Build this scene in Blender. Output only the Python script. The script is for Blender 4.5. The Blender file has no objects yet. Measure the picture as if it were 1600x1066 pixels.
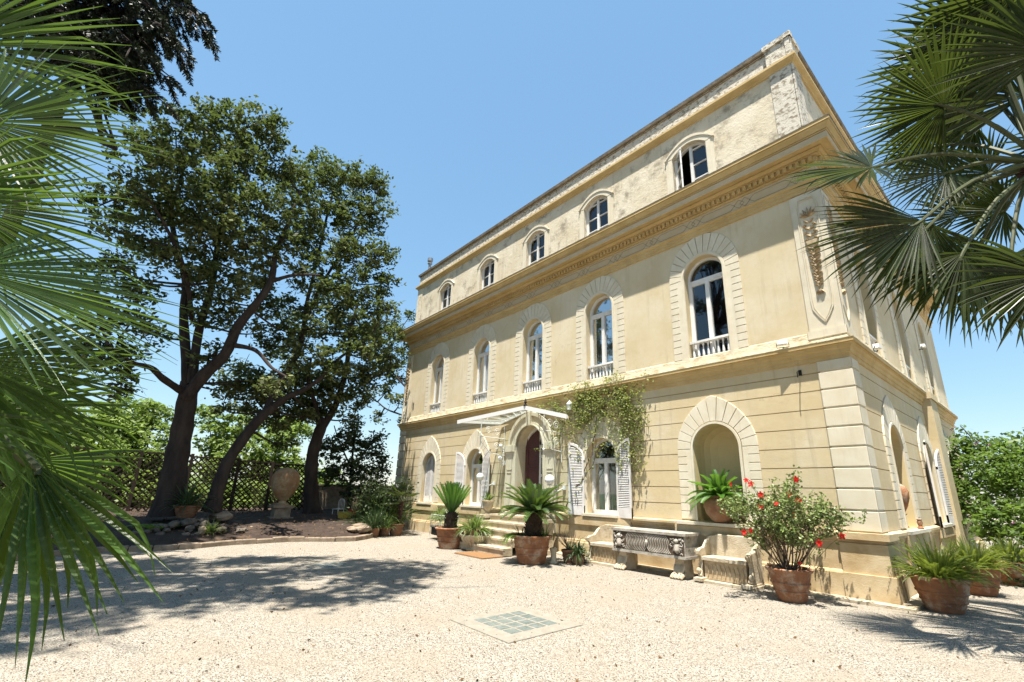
import bpy, math, random
from mathutils import Vector, Matrix
C = bpy.context.scene
col = C.collection
R = math.radians
rnd = random.Random(7)

# ------------------------------------------------------------------ camera
CAM = Vector((2.18413, -9.6944, 1.6))
RT = Vector((0.666326, 0.745297, 0.023287)); UP = Vector((0.195956, -0.205154, 0.958912)); BK = Vector((0.719452, -0.634385, -0.282745))
cam = bpy.data.cameras.new('camera'); cam_o = bpy.data.objects.new('camera', cam); col.objects.link(cam_o)
m = Matrix((RT, UP, BK)).transposed().to_4x4(); m.translation = CAM
cam_o.matrix_world = m
cam.sensor_fit = 'HORIZONTAL'; cam.sensor_width = 36
FPX = 716.99
cam.lens = FPX * 36 / 1600
cam.shift_x = -30.38 / 1600; cam.shift_y = 23.7 / 1600
cam.clip_start = 0.05; cam.clip_end = 6000
C.camera = cam_o

def at(u, v, dist):
    """world point seen at photo pixel (u, v), at a horizontal distance from the camera foot"""
    d = -BK + RT * ((u - 830.38) / FPX) - UP * ((v - 556.7) / FPX)
    return CAM + d * (dist / math.hypot(d.x, d.y))

# ------------------------------------------------------------------ light
SUN = Vector((1.0, -1.78, 7.3)).normalized()
world = bpy.data.worlds.new('World'); C.world = world; world.use_nodes = True
nt = world.node_tree; nt.nodes.clear()
sky = nt.nodes.new('ShaderNodeTexSky'); sky.sky_type = 'NISHITA'; sky.sun_disc = False
sky.sun_elevation = math.asin(SUN.z); sky.sun_rotation = math.atan2(SUN.x, SUN.y)
sky.altitude = 0; sky.air_density = 1.3; sky.dust_density = 0.05; sky.ozone_density = 0.55
bg = nt.nodes.new('ShaderNodeBackground'); bg.inputs[1].default_value = 0.15
wo = nt.nodes.new('ShaderNodeOutputWorld')
sh = nt.nodes.new('ShaderNodeSeparateColor'); sh.mode = 'HSV'; ch_ = nt.nodes.new('ShaderNodeCombineColor'); ch_.mode = 'HSV'
pw = nt.nodes.new('ShaderNodeMath'); pw.operation = 'POWER'; pw.inputs[1].default_value = .5     # softer falloff from horizon haze to zenith
ms_ = nt.nodes.new('ShaderNodeMath'); ms_.operation = 'MULTIPLY'; ms_.inputs[1].default_value = 1.02
nt.links.new(sky.outputs[0], sh.inputs[0]); hs_ = nt.nodes.new('ShaderNodeMath'); hs_.operation = 'SUBTRACT'; hs_.inputs[1].default_value = .006; st_ = nt.nodes.new('ShaderNodeMath'); st_.operation = 'MULTIPLY'; st_.inputs[1].default_value = 1.16; st_.use_clamp = True
nt.links.new(sh.outputs[0], hs_.inputs[0]); nt.links.new(hs_.outputs[0], ch_.inputs[0]); nt.links.new(sh.outputs[1], st_.inputs[0]); nt.links.new(st_.outputs[0], ch_.inputs[1])
nt.links.new(sh.outputs[2], pw.inputs[0]); nt.links.new(pw.outputs[0], ms_.inputs[0]); nt.links.new(ms_.outputs[0], ch_.inputs[2])
bl_ = nt.nodes.new('ShaderNodeCombineColor'); bl_.mode = 'HSV'; bl_.inputs[0].default_value = .585; bl_.inputs[1].default_value = .60; nt.links.new(ms_.outputs[0], bl_.inputs[2])
mx_ = nt.nodes.new('ShaderNodeMix'); mx_.data_type = 'RGBA'; mx_.inputs[0].default_value = .42
nt.links.new(ch_.outputs[0], mx_.inputs[6]); nt.links.new(bl_.outputs[0], mx_.inputs[7]); nt.links.new(mx_.outputs[2], bg.inputs[0]); nt.links.new(bg.outputs[0], wo.inputs[0])
sun = bpy.data.lights.new('sun', 'SUN'); sun.energy = 5.0; sun.angle = R(0.53); sun.color = (1.0, 0.95, 0.86)
sun_o = bpy.data.objects.new('sun', sun); col.objects.link(sun_o)
sun_o.rotation_euler = SUN.to_track_quat('Z', 'Y').to_euler()
C.view_settings.view_transform = 'Standard'; C.view_settings.look = 'None'
C.view_settings.exposure = 1.5; C.view_settings.gamma = 1

# ------------------------------------------------------------------ helpers
class MB:
    def __init__(s): s.v = []; s.f = []
    def q(s, *p):
        n = len(s.v); s.v.extend(tuple(x) for x in p); s.f.append(tuple(range(n, n + len(p))))
    def box(s, x0, x1, y0, y1, z0, z1):
        n = len(s.v)
        s.v += [(x0,y0,z0),(x1,y0,z0),(x1,y1,z0),(x0,y1,z0),(x0,y0,z1),(x1,y0,z1),(x1,y1,z1),(x0,y1,z1)]
        s.f += [tuple(n+i for i in k) for k in ((3,2,1,0),(4,5,6,7),(0,1,5,4),(1,2,6,5),(2,3,7,6),(3,0,4,7))]
    def mbox(s, M, u0, u1, v0, v1, w0, w1, bev=0.0):
        if bev: return s.prism(M, [(u0,v0),(u1,v0),(u1,v1),(u0,v1)], w0, w1, bev)
        a, b = M(u0, v0, w0), M(u1, v1, w1)
        s.box(min(a[0],b[0]), max(a[0],b[0]), min(a[1],b[1]), max(a[1],b[1]), min(a[2],b[2]), max(a[2],b[2]))
    def prism(s, M, poly, w0, w1, bev=0.0):
        """polygon in facade plane pushed out from w0 to w1, optional chamfer towards its centre"""
        n = len(poly); cu = sum(p[0] for p in poly)/n; cv = sum(p[1] for p in poly)/n
        def shr(p, b):
            d = math.hypot(p[0]-cu, p[1]-cv) or 1
            return (p[0]-(p[0]-cu)/d*b*1.3, p[1]-(p[1]-cv)/d*b*1.3)
        rings = [[M(p[0], p[1], w0) for p in poly]]
        if bev:
            rings.append([M(p[0], p[1], w1-bev) for p in poly])
            rings.append([M(*shr(p, bev), w1) for p in poly])
        else: rings.append([M(p[0], p[1], w1) for p in poly])
        k = len(s.v)
        for r in rings: s.v.extend(r)
        for a in range(len(rings)-1):
            for i in range(n):
                j = (i+1) % n
                s.f.append((k+a*n+i, k+a*n+j, k+(a+1)*n+j, k+(a+1)*n+i))
        s.f.append(tuple(k+(len(rings)-1)*n+i for i in range(n)))
        s.f.append(tuple(k+i for i in reversed(range(n))))
    def tube(s, pts, rad, n=8, cap=True):
        pts = [Vector(p) for p in pts]
        if not hasattr(rad, '__len__'): rad = [rad]*len(pts)
        k0 = len(s.v); ref = None
        for i, p in enumerate(pts):
            t = (pts[min(i+1, len(pts)-1)] - pts[max(i-1, 0)])
            t = t.normalized() if t.length > 1e-9 else Vector((0,0,1))
            if ref is None: ref = Vector((1,0,0)) if abs(t.x) < .8 else Vector((0,1,0))
            a = (ref - t*ref.dot(t)).normalized(); b = t.cross(a); ref = a
            for j in range(n):
                an = 2*math.pi*j/n
                s.v.append(tuple(p + (a*math.cos(an)+b*math.sin(an))*rad[i]))
        for i in range(len(pts)-1):
            for j in range(n):
                s.f.append((k0+i*n+j, k0+i*n+(j+1)%n, k0+(i+1)*n+(j+1)%n, k0+(i+1)*n+j))
        if cap:
            s.f.append(tuple(k0+j for j in reversed(range(n)))); s.f.append(tuple(k0+(len(pts)-1)*n+j for j in range(n)))
    def lathe(s, prof, c=(0,0,0), n=28, wob=0.0, sq=(1,1)):
        k0 = len(s.v)
        ph = [1+wob*math.sin(3*2*math.pi*j/n+1)+wob*.6*math.sin(5*2*math.pi*j/n) for j in range(n)]
        for r, z in prof:
            for j in range(n):
                a = 2*math.pi*j/n
                s.v.append((c[0]+r*ph[j]*math.cos(a)*sq[0], c[1]+r*ph[j]*math.sin(a)*sq[1], c[2]+z))
        for i in range(len(prof)-1):
            for j in range(n):
                s.f.append((k0+i*n+j, k0+i*n+(j+1)%n, k0+(i+1)*n+(j+1)%n, k0+(i+1)*n+j))
        s.f.append(tuple(k0+(len(prof)-1)*n+j for j in range(n)))
        s.f.append(tuple(k0+j for j in reversed(range(n))))
    def ball(s, c, r, n=10, sz=1.0):
        s.lathe([(max(.001, r*math.sin(math.pi*i/n)), -r*sz*math.cos(math.pi*i/n)) for i in range(n+1)], c, n+4)
    def build(s, name, mat, parent=None, smooth=False, world=False, rec=True):
        off = Vector((0,0,0))
        if parent is not None and world: off = Vector(parent.get('_b', (0,0,0)))
        me = bpy.data.meshes.new(name)
        if off.length: me.from_pydata([(a-off.x, b-off.y, c-off.z) for a, b, c in s.v], [], s.f)
        else: me.from_pydata(s.v, [], s.f)
        if smooth:
            me.polygons.foreach_set('use_smooth', [True]*len(me.polygons))
            try: me.set_sharp_from_angle(angle=R(38))
            except Exception: pass
        me.materials.append(mat)
        o = bpy.data.objects.new(name, me); col.objects.link(o)
        if parent is not None:
            o.parent = parent
            if '_b' in parent: o['_b'] = parent['_b']
        return o

def tag(o, label, cat=None, group=None, kind=None):
    if label: o['label'] = label
    if cat: o['category'] = cat
    if group: o['group'] = group
    if kind: o['kind'] = kind
    return o
def thing(name, label, cat, loc=(0,0,0), rotz=0, group=None, s=1):
    o = bpy.data.objects.new(name, None); col.objects.link(o); o.empty_display_size = .2
    o.location = loc; o.rotation_euler = (0,0,rotz); o.scale = (s,s,s); o['_b'] = tuple(loc)
    return tag(o, label, cat, group)

def F(u, v, w=0): return (u, -w, v)        # front facade: u = x, w outward
def S(u, v, w=0): return (w, u, v)         # side facade: u = y, w outward

# ------------------------------------------------------------------ materials
def mat(name, c1, c2=None, scale=4, rough=.85, bump=0.0, bscale=40, detail=8, stretch=(1,1,1), spec=.3, island=0.0,
        trans=0.0, c3=None, s3=1.2, t3=(.55,.68), metal=0.0, contrast=(.35,.65), bump2=0.0, b2scale=4, tcol=None, streak=None, crack=0.0, scol=(.30,.22,.14)):
    q_ = .84 if 'white' in name or 'shutter_p' in name else .70
    c1, c2, c3 = [c and tuple(x*q_ for x in c) for c in (c1, c2, c3)]
    M = bpy.data.materials.new(name); M.use_nodes = True; N = M.node_tree.nodes; L = M.node_tree.links
    P = N['Principled BSDF']; out = N['Material Output']
    P.inputs['Roughness'].default_value = rough; P.inputs['Metallic'].default_value = metal
    P.inputs['Specular IOR Level'].default_value = spec
    geo = N.new('ShaderNodeNewGeometry'); mp = N.new('ShaderNodeMapping'); mp.inputs['Scale'].default_value = stretch
    L.new(geo.outputs['Position'], mp.inputs[0])
    def noise(sc, det=detail, src=mp, ro=.6):
        n = N.new('ShaderNodeTexNoise'); n.inputs['Scale'].default_value = sc; n.inputs['Detail'].default_value = det
        n.inputs['Roughness'].default_value = ro; L.new(src.outputs[0], n.inputs['Vector']); return n
    def ramp(src, a, b):
        r = N.new('ShaderNodeMapRange'); r.inputs[1].default_value = a; r.inputs[2].default_value = b; L.new(src, r.inputs[0]); return r.outputs[0]
    def mix(f, a, b):
        x = N.new('ShaderNodeMix'); x.data_type = 'RGBA'
        if isinstance(f, float): x.inputs[0].default_value = f
        else: L.new(f, x.inputs[0])
        for i, k in ((6, a), (7, b)):
            if isinstance(k, tuple): x.inputs[i].default_value = (*k, 1)
            else: L.new(k, x.inputs[i])
        return x.outputs[2]
    c = c1
    if c2: c = mix(ramp(noise(scale).outputs[0], *contrast), c1, c2)
    if c3: c = mix(ramp(noise(s3, 10, ro=.7).outputs[0], *t3), c, c3)
    if streak:
        m2 = N.new('ShaderNodeMapping'); m2.inputs['Scale'].default_value = (5, 5, .35); L.new(geo.outputs['Position'], m2.inputs[0])
        a_ = ramp(noise(1.3, 9, m2, .7).outputs[0], .52, .74); b_ = ramp(noise(.8, 6).outputs[0], .42, .62)
        mu = N.new('ShaderNodeMath'); mu.operation = 'MULTIPLY'; L.new(a_, mu.inputs[0]); L.new(b_, mu.inputs[1])
        m3 = N.new('ShaderNodeMath'); m3.operation = 'MULTIPLY'; m3.inputs[1].default_value = streak; L.new(mu.outputs[0], m3.inputs[0])
        c = mix(m3.outputs[0], c, tuple(x*q_ for x in scol))
    if crack:
        vv = N.new('ShaderNodeTexVoronoi'); vv.feature = 'DISTANCE_TO_EDGE'; vv.inputs['Scale'].default_value = 1.1
        nn = noise(3, 8); ad = N.new('ShaderNodeMix'); ad.data_type = 'RGBA'; ad.blend_type = 'ADD'; ad.inputs[0].default_value = .55; L.new(mp.outputs[0], ad.inputs[6]); L.new(nn.outputs['Color'], ad.inputs[7]); L.new(ad.outputs[2], vv.inputs['Vector'])
        e1 = ramp(vv.outputs['Distance'], .007, .0); e2 = ramp(noise(.5, 4).outputs[0], .54, .62)
        mu = N.new('ShaderNodeMath'); mu.operation = 'MULTIPLY'; L.new(e1, mu.inputs[0]); L.new(e2, mu.inputs[1])
        m3 = N.new('ShaderNodeMath'); m3.operation = 'MULTIPLY'; m3.inputs[1].default_value = crack; L.new(mu.outputs[0], m3.inputs[0])
        c = mix(m3.outputs[0], c, tuple(x*q_ for x in (.25,.18,.11)))
    if island:
        hs = N.new('ShaderNodeHueSaturation'); mr = N.new('ShaderNodeMapRange')
        L.new(geo.outputs['Random Per Island'], mr.inputs[0]); mr.inputs[3].default_value = 1-island; mr.inputs[4].default_value = 1+island
        L.new(mr.outputs[0], hs.inputs['Value'])
        if isinstance(c, tuple): hs.inputs['Color'].default_value = (*c, 1)
        else: L.new(c, hs.inputs['Color'])
        c = hs.outputs[0]
    if isinstance(c, tuple): P.inputs['Base Color'].default_value = (*c, 1)
    else: L.new(c, P.inputs['Base Color'])
    if bump or bump2:
        h = None; prev = None
        for st, sc in ((bump, bscale), (bump2, b2scale)):
            if not st: continue
            b = N.new('ShaderNodeBump'); b.inputs['Strength'].default_value = min(1, st); b.inputs['Distance'].default_value = .02 if sc > 10 else .06
            L.new(noise(sc, 6, ro=.65).outputs[0], b.inputs['Height'])
            if prev: L.new(prev.outputs[0], b.inputs['Normal'])
            prev = b
        L.new(prev.outputs[0], P.inputs['Normal'])
    if trans:
        t = N.new('ShaderNodeBsdfTranslucent'); ms = N.new('ShaderNodeMixShader'); ms.inputs[0].default_value = trans
        if tcol: t.inputs[0].default_value = (*tcol, 1)
        elif isinstance(c, tuple): t.inputs[0].default_value = (*c, 1)
        else: L.new(c, t.inputs[0])
        L.new(P.outputs[0], ms.inputs[1]); L.new(t.outputs[0], ms.inputs[2]); L.new(ms.outputs[0], out.inputs[0])
    M['_x'] = 1
    return M

K = {}
K['wall'] = mat('stucco_cream', (.76,.63,.39), (.66,.51,.29), 1.6, .9, .25, 60, c3=(.81,.71,.51), s3=.8, t3=(.46,.66), bump2=.12, b2scale=3, streak=.55, crack=.5)
K['wall2'] = mat('stucco_pale', (.79,.67,.45), (.70,.57,.35), .9, .9, .2, 70, c3=(.83,.73,.54), s3=.6, t3=(.45,.64), bump2=.1, b2scale=2, streak=.45, crack=.5)
K['trim'] = mat('stucco_trim_pale', (.86,.785,.62), (.78,.69,.51), 3, .85, .2, 60, streak=.35)
K['mould'] = mat('stucco_ochre_moulding', (.74,.54,.26), (.62,.43,.18), 2.2, .85, .2, 50, streak=.5, c3=(.50,.38,.22), s3=3, t3=(.6,.8))
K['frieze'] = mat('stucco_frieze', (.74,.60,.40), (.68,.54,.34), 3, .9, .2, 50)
K['line'] = mat('incised_line', (.36,.28,.18), None, rough=.9)
K['joint'] = mat('joint_backing', (.60,.44,.24), (.5,.36,.2), 4, .95)
K['old'] = mat('weathered_plaster', (.88,.79,.62), (.76,.65,.46), 1.3, .95, .4, 45, c3=(.40,.34,.25), s3=2.3, t3=(.52,.66), bump2=.22, b2scale=9, streak=.75, scol=(.34,.29,.21), crack=.6)
K['old2'] = mat('peeling_parapet', (.80,.74,.62), (.36,.30,.22), 9, .95, .8, 35, stretch=(1,1,1.6), bump2=.5, b2scale=12, contrast=(.50,.60), streak=.5)
K['ledge'] = mat('weathered_ledge', (.80,.70,.50), (.52,.40,.24), 6, .95, .8, 30, stretch=(.6,.6,1.5), contrast=(.5,.66))
K['coping'] = mat('dark_coping', (.20,.17,.13), (.36,.30,.22), 5, .9, .5, 30)
K['plinth'] = mat('plinth_stone_stucco', (.78,.63,.40), (.58,.41,.21), 2.2, .9, .3, 50, c3=(.48,.34,.18), s3=2.2, t3=(.56,.78))
K['white'] = mat('white_paint', (.80,.79,.76), (.72,.70,.66), 6, .5, .05, 40, spec=.5)
K['shutter'] = mat('shutter_paint', (.76,.74,.72), (.66,.62,.58), 5, .6, .05, 40)
K['stone'] = mat('pale_stone', (.72,.62,.46), (.52,.42,.28), 5, .9, .7, 40, c3=(.28,.22,.14), s3=5, t3=(.58,.72))
K['marble'] = mat('aged_marble', (.56,.51,.44), (.34,.30,.24), 7, .8, .5, 40, c3=(.14,.11,.08), s3=7, t3=(.56,.7))
K['groove'] = mat('marble_groove_dark', (.10,.07,.045), None)  # near-black tone of the panel seen between the flutes
K['carved'] = mat('carved_ornament', (.68,.55,.36), (.46,.32,.18), 14, .9, .5, 60)
K['terra'] = mat('terracotta', (.46,.205,.095), (.27,.115,.058), 4.5, .88, .6, 50, c3=(.60,.47,.34), s3=3.6, t3=(.50,.68), bump2=.35, b2scale=8, streak=.7, scol=(.16,.09,.055))
K['terra2'] = mat('terracotta_dull', (.36,.17,.09), (.24,.12,.07), 4, .9, .5, 50, c3=(.40,.30,.20), s3=3, t3=(.5,.75))
K['terra_old'] = mat('terracotta_lichen', (.46,.27,.13), (.30,.17,.09), 3.5, .9, .7, 40, c3=(.50,.42,.26), s3=2.6, t3=(.48,.66))
K['soil'] = mat('potting_soil', (.06,.04,.025), (.10,.07,.045), 20, .95, .8, 60)
K['door'] = mat('dark_red_door', (.085,.016,.010), (.11,.024,.014), 5, .45, .05, 30, spec=.5)
K['iron'] = mat('wrought_iron', (.035,.033,.03), None, rough=.6, metal=.6)
K['whiteiron'] = mat('white_painted_iron', (.78,.77,.74), None, rough=.5)
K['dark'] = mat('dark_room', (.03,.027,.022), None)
K['curtain'] = mat('curtain_cloth', (.62,.62,.54), (.50,.50,.43), 8, .9, stretch=(6,6,.4), trans=.3)
K['globe'] = mat('white_globe_glass', (.86,.86,.85), None, rough=.25, spec=.6)
K['coir'] = mat('coir_mat', (.36,.20,.09), (.27,.14,.06), 40, .95, .8, 90)
K['wood'] = mat('weathered_wood', (.060,.038,.026), (.035,.022,.015), 8, .9, .4, 50, stretch=(1,1,.25))
K['bark'] = mat('oak_bark', (.072,.052,.042), (.034,.024,.020), 5, .95, 1.0, 16, stretch=(1,1,.3), bump2=.8, b2scale=5)
K['earth'] = mat('bare_earth', (.070,.047,.034), (.042,.028,.020), 5, .95, .9, 25, c3=(.20,.13,.075), s3=2.0, t3=(.55,.75), bump2=.5, b2scale=3)
K['kerb'] = mat('kerb_stone', (.42,.33,.24), (.26,.19,.13), 6, .9, .6, 30)
K['rock'] = mat('garden_rock', (.20,.165,.13), (.11,.085,.065), 6, .9, .8, 30, island=.4)
K['oak'] = mat('oak_leaves', (.060,.085,.028), (.16,.175,.070), .9, .6, spec=.12, island=.6, trans=.22, contrast=(.4,.6), tcol=(.16,.22,.05))  # brighter second tone paints sunlit flecks into the leaf colour
K['oakd'] = mat('oak_leaves_dark', (.038,.058,.022), (.070,.092,.034), .9, .5, spec=.25, island=.4, trans=.18, tcol=(.10,.15,.04))
K['bush'] = mat('bush_leaves', (.16,.24,.055), (.24,.31,.085), 1.1, .5, spec=.4, island=.4, trans=.35, tcol=(.30,.42,.08))
K['bush2'] = mat('hedge_leaves', (.055,.115,.022), (.13,.19,.04), 1.6, .5, spec=.3, island=.45, trans=.3, tcol=(.25,.40,.06))
K['conif'] = mat('conifer_needles', (.028,.042,.022), (.045,.062,.030), 2, .55, spec=.4, island=.3, trans=.08)
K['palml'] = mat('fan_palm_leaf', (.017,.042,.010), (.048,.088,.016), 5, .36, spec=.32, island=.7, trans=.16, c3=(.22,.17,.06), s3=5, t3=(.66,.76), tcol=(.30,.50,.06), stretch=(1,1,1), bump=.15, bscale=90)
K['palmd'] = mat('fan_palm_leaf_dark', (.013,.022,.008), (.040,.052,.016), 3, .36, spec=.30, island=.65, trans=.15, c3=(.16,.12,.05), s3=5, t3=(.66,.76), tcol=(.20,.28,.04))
K['palms'] = mat('palm_stalk', (.10,.12,.045), (.07,.075,.03), 5, .6)
K['fibre'] = mat('palm_fibre', (.10,.045,.030), (.05,.025,.018), 12, .95, 1.0, 40)
K['cyc'] = mat('cycad_leaf', (.050,.105,.022), (.085,.145,.035), 3, .38, spec=.6, island=.3, trans=.2, tcol=(.25,.40,.05))
K['cycb'] = mat('cycad_leaf_bright', (.045,.14,.016), (.07,.18,.024), 3, .42, spec=.5, island=.3, trans=.3, tcol=(.25,.5,.05))
K['strap'] = mat('strap_leaf', (.085,.15,.035), (.15,.22,.06), 3, .42, spec=.5, island=.35, trans=.28, tcol=(.3,.42,.08))
K['strapd'] = mat('strap_leaf_dark', (.045,.085,.028), (.08,.13,.04), 3, .42, spec=.5, island=.35, trans=.2)
K['lime'] = mat('lime_fern', (.22,.40,.05), (.28,.48,.08), 3, .5, island=.3, trans=.4)
K['fern'] = mat('fern_leaf', (.055,.095,.016), (.15,.20,.035), 3, .45, spec=.4, island=.4, trans=.35, tcol=(.4,.5,.06))
K['vine'] = mat('vine_leaf', (.19,.24,.06), (.34,.36,.13), 3, .5, spec=.4, island=.45, trans=.35, tcol=(.45,.5,.12))
K['hib'] = mat('hibiscus_leaf', (.15,.22,.05), (.27,.33,.10), 5, .4, spec=.5, island=.45, trans=.3)
K['red'] = mat('hibiscus_petal', (.72,.030,.015), (.55,.015,.012), 20, .5, island=.2, trans=.35, tcol=(.9,.06,.03))
K['twig'] = mat('twig_brown', (.17,.11,.07), (.10,.065,.045), 10, .9)
K['cyctrunk'] = mat('cycad_trunk', (.085,.055,.035), (.04,.026,.018), 25, .95, 1.0, 35)
K['lead'] = mat('zinc_flue', (.42,.42,.42), None, rough=.4, metal=.7)
K['redp'] = mat('red_plastic', (.55,.03,.02), None, rough=.4)
K['yellow'] = mat('yellow_plastic', (.70,.48,.08), None, rough=.5)
K['blue'] = mat('blue_plastic', (.10,.30,.55), None, rough=.4)
K['leaflit'] = mat('fallen_leaf', (.22,.12,.05), (.12,.065,.03), 30, .9, island=.4)
K['pink'] = mat('pink_blossom', (.62,.30,.50), None, rough=.6, trans=.3)

def glass_mat(name, tint=(.9,.93,.93), refl=.10, tr=.75):
    M = bpy.data.materials.new(name); M.use_nodes = True; N = M.node_tree.nodes; L = M.node_tree.links; N.clear()
    o = N.new('ShaderNodeOutputMaterial'); g = N.new('ShaderNodeBsdfGlossy'); g.inputs['Roughness'].default_value = .03
    t = N.new('ShaderNodeBsdfTransparent'); t.inputs[0].default_value = (tint[0]*tr, tint[1]*tr, tint[2]*tr, 1)
    lw = N.new('ShaderNodeLayerWeight'); lw.inputs[0].default_value = .35
    mr = N.new('ShaderNodeMapRange'); mr.inputs[3].default_value = refl; mr.inputs[4].default_value = .65
    L.new(lw.outputs['Fresnel'], mr.inputs[0]); x = N.new('ShaderNodeMixShader')
    L.new(mr.outputs[0], x.inputs[0]); L.new(t.outputs[0], x.inputs[1]); L.new(g.outputs[0], x.inputs[2]); L.new(x.outputs[0], o.inputs[0])
    return M
K['niche'] = mat('niche_ochre', (.86,.68,.36), (.78,.62,.34), 1.5, .9, .2, 50, streak=.4)
K['glass'] = glass_mat('window_glass', (.85,.9,.88), .06, .85)
K['canglass'] = glass_mat('canopy_glass', (.86,.95,.93), .08, .92)

# gravel: pale pinkish pebbles with dark grains
def gravel_mat():
    M = bpy.data.materials.new('gravel'); M.use_nodes = True; N = M.node_tree.nodes; L = M.node_tree.links
    P = N['Principled BSDF']; P.inputs['Roughness'].default_value = .95; P.inputs['Specular IOR Level'].default_value = .15
    g = N.new('ShaderNodeNewGeometry')
    def vor(s, f='F1'):
        v = N.new('ShaderNodeTexVoronoi'); v.inputs['Scale'].default_value = s; v.feature = f; L.new(g.outputs['Position'], v.inputs['Vector']); return v
    def noi(s, d=6):
        v = N.new('ShaderNodeTexNoise'); v.inputs['Scale'].default_value = s; v.inputs['Detail'].default_value = d; L.new(g.outputs['Position'], v.inputs['Vector']); return v
    v1 = vor(105); v2 = vor(52)
    cr = N.new('ShaderNodeValToRGB'); e = cr.color_ramp.elements
    e[0].position = 0; e[0].color = (.03,.02,.016,1); e[1].position = .17; e[1].color = (.155,.130,.100,1)
    for p, c in ((.4,(.265,.235,.190,1)), (.7,(.325,.292,.240,1)), (1,(.43,.395,.335,1))):
        k = e.new(p); k.color = c
    sx = N.new('ShaderNodeSeparateColor'); L.new(v1.outputs['Color'], sx.inputs[0]); L.new(sx.outputs[0], cr.inputs[0])
    n = noi(.9, 8); mr = N.new('ShaderNodeMapRange'); mr.inputs[1].default_value = .45; mr.inputs[2].default_value = .75; mr.inputs[4].default_value = .75; L.new(n.outputs[0], mr.inputs[0])
    mx = N.new('ShaderNodeMix'); mx.data_type = 'RGBA'; L.new(mr.outputs[0], mx.inputs[0]); L.new(cr.outputs[0], mx.inputs[6]); mx.inputs[7].default_value = (.27,.225,.170,1)
    n3 = noi(260, 2); m3 = N.new('ShaderNodeMapRange'); m3.inputs[1].default_value = .30; m3.inputs[2].default_value = .42; m3.inputs[3].default_value = .35; m3.inputs[4].default_value = 1; L.new(n3.outputs[0], m3.inputs[0])
    mm = N.new('ShaderNodeMix'); mm.data_type = 'RGBA'; mm.blend_type = 'MULTIPLY'; mm.inputs[0].default_value = .8; L.new(mx.outputs[2], mm.inputs[6])
    cc = N.new('ShaderNodeCombineColor'); [L.new(m3.outputs[0], cc.inputs[i]) for i in range(3)]; L.new(cc.outputs[0], mm.inputs[7])
    L.new(mm.outputs[2], P.inputs['Base Color'])
    b = N.new('ShaderNodeBump'); b.inputs['Strength'].default_value = .9; b.inputs['Distance'].default_value = .012; L.new(v2.outputs['Distance'], b.inputs['Height'])
    b2 = N.new('ShaderNodeBump'); b2.inputs['Strength'].default_value = .8; b2.inputs['Distance'].default_value = .008; L.new(v1.outputs['Distance'], b2.inputs['Height']); L.new(b.outputs[0], b2.inputs['Normal'])
    b3 = N.new('ShaderNodeBump'); b3.inputs['Strength'].default_value = .6; b3.inputs['Distance'].default_value = .05; L.new(noi(3.5, 6).outputs[0], b3.inputs['Height']); L.new(b2.outputs[0], b3.inputs['Normal'])
    L.new(b3.outputs[0], P.inputs['Normal'])
    return M
K['gravel'] = gravel_mat()
# ------------------------------------------------------------------ setting: ground
LX, DY = 17.8, 11.9
g = MB()
g.q((-9,-400,0),(400,-400,0),(400,400,-.0),(-9,400,0))
g.q((-28,-400,0),(-9,-400,0),(-9,400,0),(-28,400,0))
tag(g.build('ground', K['gravel']), None, kind='structure')
g = MB(); g.q((-34,-400,-7),(-28,-400,0),(-28,400,0),(-34,400,-7)); g.q((-400,-400,-7),(-34,-400,-7),(-34,400,-7),(-400,400,-7))
K['slope'] = mat('grassy_slope', (.09,.12,.05), (.05,.075,.03), .6, .9)
tag(g.build('terraced_slope', K['slope']), None, kind='structure')
g = MB(); g.q((-5000,-5000,-9),(5000,-5000,-9),(5000,5000,-9),(-5000,5000,-9))
K['far'] = mat('far_land', (.10,.15,.07), (.07,.11,.05), .02, .9)
tag(g.build('far_terrain', K['far']), None, kind='structure')

# ------------------------------------------------------------------ villa
villa = thing('villa', 'three storey cream and ochre stucco villa with arched windows and a dentilled cornice', 'villa')
ZSP, ZAR = 4.45, 7.75
GW, UWH = .50, .49
# openings: (centre, half width, bottom, spring)
front_up = [(-14.88,UWH,4.50,6.72),(-11.66,UWH,4.50,6.72),(-8.75,UWH,4.50,6.72),(-5.88,UWH,4.50,6.72),(-2.64,UWH,4.50,6.72)]
front_gr = [(-14.95,GW,1.08,2.52),(-11.70,GW,1.08,2.52),(-8.72,.63,.92,2.98),(-5.90,GW,1.08,2.52),(-2.70,.52,1.08,2.60)]
side_up = [(2.24,UWH,4.50,6.72),(5.67,UWH,4.50,6.72),(9.10,UWH,4.50,6.72)]
side_gr = [(2.36,.52,1.08,2.60),(5.67,GW,1.08,2.52),(9.3,GW,1.08,2.52)]

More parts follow.
